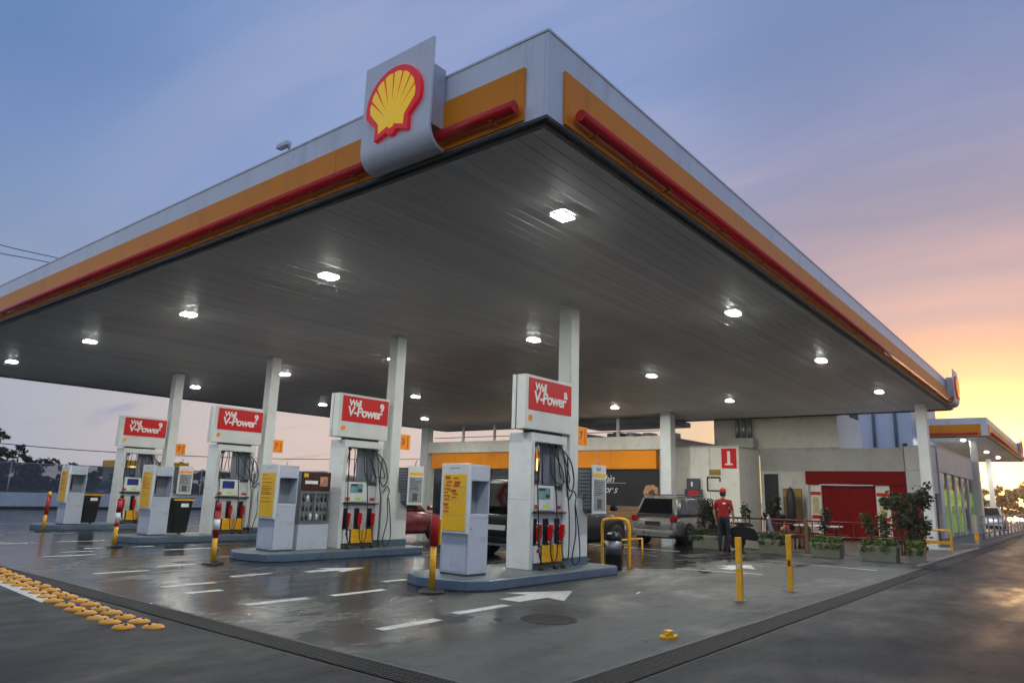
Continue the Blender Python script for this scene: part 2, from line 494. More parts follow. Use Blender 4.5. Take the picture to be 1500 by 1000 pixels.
class B:
    """collects shapes into one mesh"""

    def __init__(s):
        s.bm = bmesh.new()
        s.mi = 0

    def _f(s, vs):
        try:
            f = s.bm.faces.new(vs)
            f.material_index = s.mi
            return f
        except ValueError:
            return None

    def box(s, x0, x1, y0, y1, z0, z1, bev=0.0, seg=1):
        v = [s.bm.verts.new(p) for p in ((x0, y0, z0), (x1, y0, z0), (x1, y1, z0), (x0, y1, z0), (x0, y0, z1), (x1, y0, z1), (x1, y1, z1), (x0, y1, z1))]
        fs = [s._f([v[i] for i in q]) for q in ((3, 2, 1, 0), (4, 5, 6, 7), (0, 1, 5, 4), (1, 2, 6, 5), (2, 3, 7, 6), (3, 0, 4, 7))]
        if bev:
            es = list({e for f in fs for e in f.edges})
            bmesh.ops.bevel(s.bm, geom=es, offset=bev, segments=seg, affect='EDGES', profile=0.5)
        return s

    def prism(s, pts, axis, a, b, bev=0.0):
        """pts: 2-D outline; axis 'x': (y,z), 'y': (x,z), 'z': (x,y)"""
        f3 = {'x': lambda p, t: (t, p[0], p[1]), 'y': lambda p, t: (p[0], t, p[1]), 'z': lambda p, t: (p[0], p[1], t)}[axis]
        A = [s.bm.verts.new(f3(p, a)) for p in pts]
        C = [s.bm.verts.new(f3(p, b)) for p in pts]
        n = len(pts)
        fs = [s._f(A[::-1]), s._f(C)]
        for i in range(n):
            fs.append(s._f([A[i], A[(i + 1) % n], C[(i + 1) % n], C[i]]))
        fs = [f for f in fs if f]
        bmesh.ops.recalc_face_normals(s.bm, faces=fs)
        if bev:
            bmesh.ops.bevel(s.bm, geom=list({e for f in fs for e in f.edges}), offset=bev, segments=1, affect='EDGES')
        return s

    def tube(s, pts, r, n=8, cap=True):
        pts = [Vector(p) for p in pts]
        rs = r if isinstance(r, (list, tuple)) else [r] * len(pts)
        rings = []
        ref = None
        for i, p in enumerate(pts):
            t = (pts[min(i + 1, len(pts) - 1)] - pts[max(i - 1, 0)]).normalized()
            if ref is None:
                ref = Vector((0, 0, 1)) if abs(t.z) < 0.9 else Vector((1, 0, 0))
            u = (ref - t * ref.dot(t)).normalized()
            ref = u
            w = t.cross(u)
            rings.append([s.bm.verts.new(p + (u * math.cos(2 * math.pi * k / n) + w * math.sin(2 * math.pi * k / n)) * rs[i]) for k in range(n)])
        for a, b in zip(rings, rings[1:]):
            for k in range(n):
                f = s._f([a[k], a[(k + 1) % n], b[(k + 1) % n], b[k]])
                if f:
                    f.smooth = True
        if cap:
            s._f(rings[0][::-1])
            s._f(rings[-1])
        return s

    def lathe(s, prof, n=20, c=(0, 0, 0), axis='z'):
        rings = []
        for r, h in prof:
            ring = []
            for k in range(n):
                a = 2 * math.pi * k / n
                p = (r * math.cos(a), r * math.sin(a), h)
                if axis == 'y':
                    p = (p[0], p[2], p[1])
                if axis == 'x':
                    p = (p[2], p[0], p[1])
                ring.append(s.bm.verts.new((p[0] + c[0], p[1] + c[1], p[2] + c[2])))
            rings.append(ring)
        fs = []
        for a, b in zip(rings, rings[1:]):
            for k in range(n):
                f = s._f([a[k], a[(k + 1) % n], b[(k + 1) % n], b[k]])
                if f:
                    f.smooth = True
                    fs.append(f)
        fs += [f for f in (s._f(rings[0][::-1]), s._f(rings[-1])) if f]
        bmesh.ops.recalc_face_normals(s.bm, faces=fs)
        return s

    def quad(s, *p):
        s._f([s.bm.verts.new(q) for q in p])
        return s

    def mesh(s, name, mats):
        me = bpy.data.meshes.new(name)
        s.bm.to_mesh(me)
        s.bm.free()
        for m_ in mats if isinstance(mats, (list, tuple)) else [mats]:
            me.materials.append(M[m_] if isinstance(m_, str) else m_)
        return me

    def build(s, name, mats, parent=None, loc=None, rz=0.0, kind=None):
        return obj(name, s.mesh(name, mats), parent, loc, rz, kind)


def obj(name, me, parent=None, loc=None, rz=0.0, kind=None):
    o = bpy.data.objects.new(name, me)
    col.objects.link(o)
    if parent is not None:
        o.parent = parent
    if loc is not None:
        o.location = loc
    if rz:
        o.rotation_euler.z = rz
    if kind:
        o['kind'] = kind
    return o


def tag(o, label, cat, group=None):
    o['label'] = label
    o['category'] = cat
    if group:
        o['group'] = group
    return o


def thing(name, label, cat, loc=(0, 0, 0), rz=0.0, group=None):
    return tag(obj(name, None, None, loc, rz), label, cat, group)


def struct(o):
    o['kind'] = 'structure'
    return o


def copy_tree(o, parent=None):
    c = o.copy()
    col.objects.link(c)
    c.parent = parent
    for ch in list(o.children):
        copy_tree(ch, c)
    return c


def spline(pts, k=6):
    pts = [Vector(p) for p in pts]
    P = [pts[0] * 2 - pts[1]] + pts + [pts[-1] * 2 - pts[-2]]
    out = []
    for i in range(1, len(P) - 2):
        for j in range(k):
            t = j / k
            a, b, c, d = P[i - 1:i + 3]
            out.append(0.5 * ((2 * b) + (c - a) * t + (2 * a - 5 * b + 4 * c - d) * t * t + (3 * b - a - 3 * c + d) * t ** 3))
    out.append(pts[-1])
    return out


def text_mesh(s, size, ext=0.004, offset=0.0, shear=0.0, spacing=1.0):
    cu = bpy.data.curves.new('lettering', 'FONT')
    cu.body = s
    cu.size = size
    cu.extrude = ext
    cu.offset = offset
    cu.shear = shear
    cu.space_character = spacing
    cu.resolution_u = 3
    cu.align_x = 'CENTER'
    cu.align_y = 'CENTER'
    o = bpy.data.objects.new('tmp_lettering', cu)
    col.objects.link(o)
    dg = bpy.context.evaluated_depsgraph_get()
    me = bpy.data.meshes.new_from_object(o.evaluated_get(dg))
    bpy.data.objects.remove(o)
    bpy.data.curves.remove(cu)
    return me


def lettering(s, size, parent, loc, face, m_, ext=0.004, offset=0.0, shear=0.0, spacing=1.0, roll=0.0, name='lettering', sx=1.0):
    """face '-y' reads from -Y side, '-x' reads from the -X side"""
    me = text_mesh(s, size, ext, offset, shear, spacing)
    me.materials.clear()
    me.materials.append(M[m_])
    rx = Matrix.Rotation(math.pi / 2, 4, 'X')
    rr = Matrix.Rotation(roll, 4, 'Z')
    if face == '-x':
        rx = Matrix.Rotation(-math.pi / 2, 4, 'Z') @ rx
    me.transform(rx @ rr @ Matrix.Diagonal((sx, 1, 1, 1)))
    return obj(name, me, parent, loc)


def leaves(b, centres, n, size, flat=0.3, up_bias=0.3, rnd=random):
    """centres: list of (x,y,z,rx,ry,rz) blobs; scatter n leaf faces through them"""
    w = [c[3] * c[4] * c[5] for c in centres]
    for _ in range(n):
        c = rnd.choices(centres, w)[0]
        while True:
            q = Vector((rnd.uniform(-1, 1), rnd.uniform(-1, 1), rnd.uniform(-1, 1)))
            if 0.15 < q.length < 1:
                break
        q *= 0.55 + 0.45 * rnd.random()
        p = Vector((c[0] + q.x * c[3], c[1] + q.y * c[4], c[2] + q.z * c[5]))
        s = size * rnd.uniform(0.6, 1.4)
        d = (q + Vector((rnd.uniform(-1, 1), rnd.uniform(-1, 1), rnd.uniform(-0.6, 1) + up_bias))).normalized()
        t = d.orthogonal().normalized()
        t = (Matrix.Rotation(rnd.uniform(0, 6.28), 3, d) @ t)
        u = d.cross(t)
        b.quad(p - t * s * 0.5, p + u * s * 0.28 + d * s * flat * 0.2, p + t * s * 0.5, p - u * s * 0.28 + d * s * flat * 0.2)


# ================================================================ setting
b = B()
b.quad((-900, -900, -0.03), (900, -900, -0.03), (900, 900, -0.03), (-900, 900, -0.03))
struct(b.build('ground', mat('far_ground', (70, 74, 60), 0.9, var=0.25, scale=0.05)))

ROADM = wet_ground('wet_asphalt_road', (50, 50, 52), (30, 30, 33), 0.02, streak=(0.5, 1, 1), patch=0.22, rdry=0.66, rwet=0.34, spec=0.17)
b = B()
b.quad((-60, -30, -0.012), (4.02, -30, -0.012), (4.02, 60, -0.012), (-60, 60, -0.012))
b.quad((4.02, -30, -0.012), (220, -30, -0.012), (220, 2.99, -0.012), (4.02, 2.99, -0.012))
struct(b.build('road', ROADM))
FOREM = wet_ground('wet_forecourt', (80, 80, 77), (31, 32, 34), -0.09, ygrad=(4.4, 8.5, 0.33), streak=(0.6, 1.3, 1), patch=0.42, rdry=0.62, rwet=0.11, spec=0.42)
b = B()
b.quad((4.38, 3.37, 0), (200, 3.37, 0), (200, 60, 0), (4.38, 60, 0))
forecourt = struct(b.build('forecourt', FOREM))

# drain channels: concrete edges, sunken trough, grate bars


def drain(name, along, a0, a1, c0, c1, bar_to):
    t = obj(name, None)
    t['kind'] = 'structure'
    P = (lambda u, v: (u, v)) if along == 'x' else (lambda u, v: (v, u))

    def bx(bb, u0, u1, v0, v1, z0, z1, bev=0):
        p, q = P(u0, v0), P(u1, v1)
        bb.box(min(p[0], q[0]), max(p[0], q[0]), min(p[1], q[1]), max(p[1], q[1]), z0, z1, bev)
    bb = B()
    bx(bb, a0, a1, c0, c0 + 0.035, -0.15, -0.014)
    bb.build('road_side_strip', 'iron', t)
    bb = B()
    bx(bb, a0, a1, c1 - 0.03, c1, -0.15, 0.002)
    bb.build('edge_strip', mat('drain_edge', (92, 90, 86), 0.7, var=0.25, scale=3, dirt=(40, 40, 40), dirt_amt=0.8), t)
    bb = B()
    bx(bb, a0, a1, c0 + 0.035, c1 - 0.03, -0.16, -0.09)
    bb.build('trough', 'iron', t)
    bb = B()
    u = a0
    while u < bar_to:
        bx(bb, u, u + 0.022, c0 + 0.037, c1 - 0.032, -0.03, -0.002)
        u += 0.045
    for v in (c0 + 0.10, (c0 + c1) / 2, c1 - 0.10):
        bx(bb, a0, bar_to, v - 0.008, v + 0.008, -0.034, -0.006)
    bx(bb, bar_to, a1, c0 + 0.037, c1 - 0.032, -0.04, -0.004)
    g = bb.build('grate_bars', 'iron', t, kind='stuff')
    return t


drain('drain_channel', 'x', 4.02, 80, 2.99, 3.37, 20)
drain('cross_drain_channel', 'y', 3.37, 45, 4.02, 4.38, 18)

# painted marks
for x0, x1, y in ((5.3, 6.2, 5.98), (6.62, 7.65, 6.16), (5.15, 6.05, 8.25), (6.43, 7.4, 8.26), (8.0, 8.5, 8.98), (5.13, 5.95, 10.4), (6.5, 7.25, 10.95),
                  (5.05, 5.9, 12.45), (6.3, 7.0, 13.0), (5.1, 5.6, 9.6), (8.0, 8.6, 14.0), (5.4, 6.33, 15.7), (7.9, 9.2, 16.1), (6.0, 6.6, 16.5),
                  (6.7, 7.4, 17.2), (7.7, 8.2, 17.2), (5.3, 6.4, 19.2), (6.9, 8.0, 19.3), (5.4, 6.6, 22.0), (7.2, 8.4, 22.3), (12.5, 14.5, 9.3), (14.6, 17.0, 13.4)):
    b = B()
    j = random.uniform(-0.03, 0.03)
    b.quad((x0, y - 0.075 + j, 0.004), (x1, y - 0.075, 0.004), (x1, y + 0.075, 0.004), (x0, y + 0.075 + j, 0.004))
    b.build('lane_dash', 'paintwhite', forecourt)


def arrow(x, y, L, s=1.0, flip=1):
    b = B()
    b.prism([(x, y - 0.2 * s), (x + L * 0.42, y - 0.2 * s), (x + L * 0.36, y - 0.62 * s), (x + L, y), (x + L * 0.36, y + 0.62 * s), (x + L * 0.42, y + 0.2 * s), (x, y + 0.2 * s)], 'z', 0.0015, 0.004)
    b.build('arrow_marking', 'paintwhite', forecourt)


arrow(8.0, 6.4, 1.55, 0.85)
arrow(7.85, 10.8, 1.3, 0.6)
arrow(15.2, 6.3, 1.5, 0.75)
for pts in (((18.3, 6.5), (18.0, 3.95)), ((14.3, 7.0), (14.75, 5.35)), ((19.0, 12.2), (19.0, 9.2))):
    (x0, y0), (x1, y1) = pts
    b = B()
    b.quad((x0, y0, 0.004), (x1, y1, 0.004), (x1 + 0.12, y1, 0.004), (x0 + 0.12, y0, 0.004))
    b.build('bay_line', 'paintwhite', forecourt)
b = B()
b.quad((3.50, 10.0, -0.008), (3.66, 10.0, -0.008), (4.05, 14.5, -0.008), (3.80, 14.5, -0.008))
struct(b.build('edge_line_marking', 'paintwhite'))
b = B()
b.lathe([(0.34, 0.001), (0.34, 0.006), (0.29, 0.0065), (0.285, 0.004), (0.0, 0.004)], 28, (7.2, 5.15, 0))
for a in range(-3, 4):
    b.box(7.2 - 0.22, 7.2 + 0.22, 5.15 + a * 0.07 - 0.008, 5.15 + a * 0.07 + 0.008, 0.004, 0.007)
mh = b.build('manhole_cover', 'iron', forecourt)

# ================================================================ canopy
SF, TOP = 5.16, 6.15
XA, YA, XB, YD = 5.26, 3.9, 32.4, 31.4


def make_canopy(label, x0, x1, y0, y1, pitch, boxgap=None, tube_r=0.066, name='fuel_station_canopy'):
    c = thing(name, label, 'canopy', (x0, y0, SF))
    LX, LY = x1 - x0, y1 - y0
    # soffit slats run along X
    me = B().box(0.16, LX - 0.16, 0, pitch - 0.006, 0.03, 0.05).mesh('slat', 'soffit')
    k = 0
    y = 0.16
    while y + pitch < LY - 0.1:
        obj('slat', me, c, (0, y, random.uniform(-0.0015, 0.0015)))
        y += pitch
    B().box(0.17, LX - 0.17, 0.17, LY - 0.17, 0.056, 0.09).build('backing_sheet', 'gap', c)
    B().box(0.1, LX - 0.1, 0.1, LY - 0.1, 0.70, 0.76).build('roof_deck', 'galv', c)
    # dark gutter lip all round
    g = B()
    for o_, z0, z1 in ((0.0, 0.0, 0.035), (0.07, -0.03, 0.028)):
        g.box(o_, LX - o_, o_, o_ + 0.05, z0, z1).box(o_, LX - o_, LY - o_ - 0.05, LY - o_, z0, z1)
        g.box(o_, o_ + 0.05, o_ + 0.05, LY - o_ - 0.05, z0, z1).box(LX - o_ - 0.05, LX - o_, o_ + 0.05, LY - o_ - 0.05, z0, z1)
    g.build('gutter_lip', 'gutter', c)
    # fascia: sides y0 (front), x0 (left), y1, x1
    H = TOP - SF
    sides = (('y', 0, LX, 0), ('x', 0, LY, 0), ('y', 0, LX, LY), ('x', 0, LY, LX))
    for si, (ax, a, e, off) in enumerate(sides):
        sg = -1 if off == 0 else 1
        n = max(1, round(e / 3.6))

        def bx(u0, u1, d0, d1, z0, z1, bev=0):
            v0, v1 = sorted((off + sg * d0, off + sg * d1))
            bb = B()
            if ax == 'y':
                return bb.box(u0, u1, v0, v1, z0, z1, bev)
            return bb.box(v0, v1, u0, u1, z0, z1, bev)
        for i in range(n):
            u0, u1 = a + e * i / n, a + e * (i + 1) / n
            if ax == 'x':
                u0 = max(u0, 0.04)
                u1 = min(u1, e - 0.04)
            bx(u0 + 0.002, u1 - 0.002, -0.04, 0.0, 0.035, H).build('fascia_panel', 'fascia', c)
            o0, o1 = max(u0, 0.28), min(u1, e - 0.28)
            bx(o0 + 0.0015, o1 - 0.0015, 0.002, 0.03, 0.045, 0.665, 0.006).build('orange_panel', 'orange', c)
        bx(0, e, -0.05, 0.012, H, H + 0.025).build('coping', 'fascia', c)
        runs = [(0.42, e - 0.42)]
        if boxgap and si == 1:
            runs = [(0.32, boxgap[0] - 0.0), (boxgap[1] + 0.0, e - 0.4)]
        for r0, r1 in runs:
            d = off + sg * 0.125
            tz = 0.172
            tb = B()
            p = (lambda u: (u, d, tz)) if ax == 'y' else (lambda u: (d, u, tz))
            tb.tube([p(r0), p(r1)], tube_r, 16)
            tb.build('red_tube', 'tubered', c)
            u = r0 + 0.3
            while u < r1:
                bb = B()
                q0, q1 = sorted((off + sg * 0.02, off + sg * 0.14))
                if ax == 'y':
                    bb.box(u, u + 0.05, q0, q1, 0.075, 0.10).box(u, u + 0.05, min(q0, q1) if sg < 0 else q1 - 0.03, (q0 + 0.03) if sg < 0 else q1, 0.07, 0.13)
                else:
                    bb.box(q0, q1, u, u + 0.05, 0.075, 0.10).box(q0 if sg < 0 else q1 - 0.03, (q0 + 0.03) if sg < 0 else q1, u, u + 0.05, 0.07, 0.13)
                bb.build('tube_bracket', 'orange', c)
                u += 0.86
    return c


make_canopy('large white and orange fuel canopy with dark slatted underside', XA, XB, YA, YD, 0.2, boxgap=(5.32 - YA, 6.5 - YA))
make_canopy('smaller orange banded canopy behind the building at right', 45.0, 70.0, 3.98, 12.0, 0.4, name='far_fuel_canopy')

# downlights
lamp = thing('canopy_downlight', '', 'ceiling light')
fr = B()
for x0, x1, y0, y1 in ((-0.19, 0.19, -0.15, -0.13), (-0.19, 0.19, 0.13, 0.15), (-0.19, -0.17, -0.13, 0.13), (0.17, 0.19, -0.13, 0.13), (-0.015, 0.015, -0.13, 0.13)):
    fr.box(x0, x1, y0, y1, -0.035, 0.0)
fr.build('frame', 'white', lamp)
for sx in (-1, 1):
    B().box(min(sx * 0.017, sx * 0.168), max(sx * 0.017, sx * 0.168), -0.125, 0.125, -0.0388, -0.02, 0.002).build('lens', 'lamp', lamp)
LX_ = [7.5, 13.65, 19.7, 26.2]
LY_ = [5.27, 10.4, 15.5, 20.9, 27.0]
ordx = ['first', 'second', 'third', 'last']
ordy = ['beside the road edge', 'over the first pump island', 'between second and third islands', 'past the third pump island', 'by the far left edge']
first = True
for i, x in enumerate(LX_):
    for j, y in enumerate(LY_):
        o = lamp if first else copy_tree(lamp)
        first = False
        o.location = (x + random.uniform(-0.06, 0.06), y + random.uniform(-0.06, 0.06), SF + 0.025)
        o.scale = (0.78, 0.78, 1.0)
        tag(o, 'lit square soffit light, %s from the front of the row %s' % (ordx[i], ordy[j]), 'ceiling light', 'lit square lights in the main canopy')
for i, (x, y) in enumerate(((47.5, 5.4), (57.8, 5.3), (64.2, 5.2), (52, 9))):
    o = copy_tree(lamp)
    o.location = (x, y, SF + 0.025)
    tag(o, 'lit square light under the far canopy, %s from its near end' % ('first', 'third', 'fourth', 'second')[i], 'ceiling light', 'lit square lights in the far canopy')

# logo signs -----------------------------------------------------


def pecten(parent, W, Hh, origin, face):
    """scallop emblem; local u to the viewer's right, v up"""
    def outline(s):
        pts = []
        for k in range(0, 33):
            a = R(-14 + 208 * k / 32)
            rr = 0.5
            pts.append((math.cos(a) * rr, math.sin(a) * rr * 0.98 + 0.02))
        pts += [(-0.30, -0.27), (-0.305, -0.47), (-0.09, -0.40), (-0.045, -0.455), (0.045, -0.455), (0.09, -0.40), (0.305, -0.47), (0.30, -0.27)]
        return pts
    out = outline(1)
    if face == '-x':
        T = lambda u, v, d: (origin[0] - d, origin[1] - u * W, origin[2] + v * Hh)
    else:
        T = lambda u, v, d: (origin[0] + u * W, origin[1] - d, origin[2] + v * Hh)

    def ext(pts, d0, d1, name, m_, par):
        bb = B()
        A = [bb.bm.verts.new(T(p[0], p[1], d0)) for p in pts]
        C = [bb.bm.verts.new(T(p[0], p[1], d1)) for p in pts]
        n = len(pts)
        fs = [bb._f(A[::-1]), bb._f(C)] + [bb._f([A[i], A[(i + 1) % n], C[(i + 1) % n], C[i]]) for i in range(n)]
        bmesh.ops.recalc_face_normals(bb.bm, faces=[f for f in fs if f])
        return bb.build(name, m_, par)
    e = ext(out, 0.0, 0.05, 'emblem', 'logored', parent)
    # yellow shell of eight ribs inside the red rim
    f = Vector((0, -0.30))
    bound = lambda a: 0.415
    N = 8
    a0, a1 = -10, 190
    base_ = [(-0.235, -0.30), (-0.225, -0.385), (-0.06, -0.325), (-0.03, -0.365), (0.03, -0.365), (0.06, -0.325), (0.225, -0.385), (0.235, -0.30)]
    rim = lambda a: Vector((math.cos(a) * 0.41, math.sin(a) * 0.405 + 0.02))
    for k in range(N):
        aa, ab = R(a0 + (a1 - a0) * k / N), R(a0 + (a1 - a0) * (k + 1) / N)
        p, q = rim(aa), rim(ab)
        g = 0.019
        dirn = (q - p).normalized()
        p2, q2 = p + dirn * g, q - dirn * g
        midp = rim((aa + ab) / 2) * 1.01
        r0 = 0.10
        s0, s1 = f + (p - f) * 0.22, f + (q - f) * 0.22
        pts = [s0, p2, midp, q2, s1]
        if k == 0:
            pts = [Vector((0.235, -0.25)), p, midp, q2, s1]
        if k == N - 1:
            pts = [s0, p2, midp, q, Vector((-0.235, -0.25))]
        ext([tuple(v) for v in pts], 0.0505, 0.058, 'rib', 'logoyel', e)
    hub = [(-0.235, -0.25)] + base_[1:7] + [(0.235, -0.25)]
    ring = [f + (rim(R(a0 + (a1 - a0) * k / N)) - f) * 0.225 for k in range(1, N)]
    ext([tuple(v) for v in hub] + [tuple(v) for v in ring], 0.0505, 0.0585, 'hub', 'logoyel', e)
    return e


def logo_sign(label, face, pos, W, loc):
    s = thing('logo_sign', label, 'sign', loc, 0, 'emblem boxes on the canopies')
    # profile: straight panel, rolled under at the foot (depth d outwards, z up)
    z0, z1, D = 0.0, 1.36, 0.25
    prof = [(D, z1), (D, 0.26)] + [(D - 0.20 + 0.20 * math.cos(R(t)), 0.26 - 0.24 * math.sin(R(t))) for t in range(10, 91, 10)] + [(0.0, 0.015)]
    inn = [(max(0.0, d - 0.03), z + 0.03 if i > 1 else z) for i, (d, z) in enumerate(prof)][::-1]
    inn[0] = (0.0, 0.045)
    bb = B()
    if face == '-x':
        bb.prism([(-d, z) for d, z in prof + inn], 'y', -W / 2, W / 2)
    else:
        bb.prism([(-d, z) for d, z in prof + inn], 'x', -W / 2, W / 2)
    bb.build('curved_panel', 'fascia', s)
    bb = B()
    if face == '-x':
        bb.box(-D + 0.035, 0, -W / 2 + 0.03, W / 2 - 0.03, 0.3, 1.05)
    else:
        bb.box(-W / 2 + 0.03, W / 2 - 0.03, -D + 0.035, 0, 0.3, 1.05)
    bb.build('backing_box', 'grey', s)
    if face == '-x':
        pecten(s, 0.94, 0.90, (-D - 0.001, 0.0, 0.70), '-x')
    else:
        pecten(s, 0.94, 0.90, (0.0, -D - 0.001, 0.70), '-y')
    return s


logo_sign('red and yellow scallop emblem on grey box near the canopy corner', '-x', None, 1.18, (XA - 0.032, 5.91, 5.17))
logo_sign('scallop emblem box seen edge on at the far end of the main canopy', '-y', None, 1.18, (31.4, YA - 0.032, 5.17))
logo_sign('scallop emblem box on the far canopy at the right edge', '-y', None, 1.3, (64.5, 3.98 - 0.032, 5.17))

# camera on the parapet
s = thing('security_camera', 'small grey security camera on the canopy parapet', 'camera', (5.28, 8.55, 6.175))
s.scale = (0.8, 0.8, 0.8)
B().tube([(0, 0, 0), (0, 0, 0.1), (-0.02, 0.05, 0.15)], 0.022).build('bracket', 'galv', s)
B().box(-0.06, 0.06, 0.02, 0.32, 0.12, 0.22, 0.015).build('housing', 'fascia', s)
B().box(-0.05, 0.05, 0.322, 0.34, 0.13, 0.2).build('lens', 'plastic', s)

# ================================================================ columns, islands, pumps
ROWS = [7.72, 12.98, 18.40, 24.20]
RN = ['nearest', 'second', 'third', 'farthest']
XP = 10.17
IZ = 0.15


def column(label, x, y, w=0.30, h=SF + 0.03, block=False, group='white canopy columns', m_='white', z=0.0):
    c = thing('canopy_column', label, 'column', (x, y, z), 0, group)
    B().box(-w / 2, w / 2, -w / 2, w / 2, 0, h - z, 0.012).build('shaft', m_, c)
    cp = B()
    cp.box(-w / 2 - 0.06, w / 2 + 0.06, -w / 2 - 0.06, w / 2 + 0.06, h - z - 0.042, h - z - 0.035)
    cp.build('cap_plate', 'soffit', c)
    if block:
        B().box(-0.34, 0.46, -0.17, 0.33, 0.15, 1.24, 0.01).build('cladding_block', 'white', c)
        B().box(-0.345, 0.465, -0.175, 0.335, 0.0, 0.149).build('base_plinth', 'island', c)
    return c


for k, y in enumerate(ROWS):
    c = column('white square canopy column behind the %s fuel pump' % RN[k], 11.57 + (0.15 if k else 0), y + 0.18, 0.30, block=True, z=IZ)
column('white canopy column beside the leafy shrub and red shop', 30.1, 4.67, 0.36)
column('white column standing between the parked car and the black poster', 29.2, 14.55, 0.5)
column('pale column at the left end of the orange shop front', 29.6, 30.2, 0.5)
column('thin column under the far canopy near the white car', 47.6, 4.95, 0.34)
column('thin column at the far end of the far canopy', 66.0, 6.0, 0.34)


def island(label, y):
    t = thing('pump_island', label, 'island', (8.05, y, 0), 0, 'blue grey concrete pump islands')
    y0, y1, L = -0.53, 1.12, 4.35
    out = [(0.45, y0), (L - 0.15, y0), (L, y0 + 0.15), (L, y1 - 0.15), (L - 0.15, y1), (0.45, y1), (0.16, y1 - 0.18), (0.0, y1 - 0.55), (0.0, y0 + 0.55), (0.16, y0 + 0.18)]
    B().prism(out, 'z', 0.0, IZ, 0.012).build('kerb', 'island', t)
    sh = [(0.07 + p[0] * (L - 0.14) / L, 0.295 + (p[1] - 0.295) * 0.92) for p in out]
    B().prism(sh, 'z', IZ - 0.01, IZ + 0.003).build('top_slab', mat('island_top', (92, 98, 98), 0.4, var=0.18, scale=2, dirt=(66, 68, 66), dirt_amt=0.7), t)
    return t


for k, y in enumerate(ROWS):
    island('blue grey pump island under the %s fuel pump' % RN[k], y)


def nozzle(par, x, z, seed):
    rnd = random.Random(seed)
    n = obj('nozzle', None, par, (x, -0.02, z))
    b = B()
    tilt = rnd.uniform(-0.01, 0.02)
    b.prism([(-0.09, 0.02), (-0.02, 0.02), (0.02, -0.10), (0.0, -0.26), (-0.05, -0.28), (-0.07, -0.14), (-0.09, -0.02)], 'x', -0.03 + tilt, 0.025 + tilt, 0.006)
    b.build('grip', 'red', n)
    b = B()
    b.tube(spline([(0, -0.02, 0.0), (0, 0.02, 0.05), (0, 0.05, 0.02), (0, 0.06, -0.06)], 4), 0.012, 8)
    b.build('spout', 'chrome', n)
    b = B()
    b.tube(spline([(0.012, -0.075, -0.03), (0.012, -0.10, -0.12), (0.012, -0.06, -0.22)], 4), 0.006, 6)
    b.build('trigger_guard', 'plastic', n)
    return n


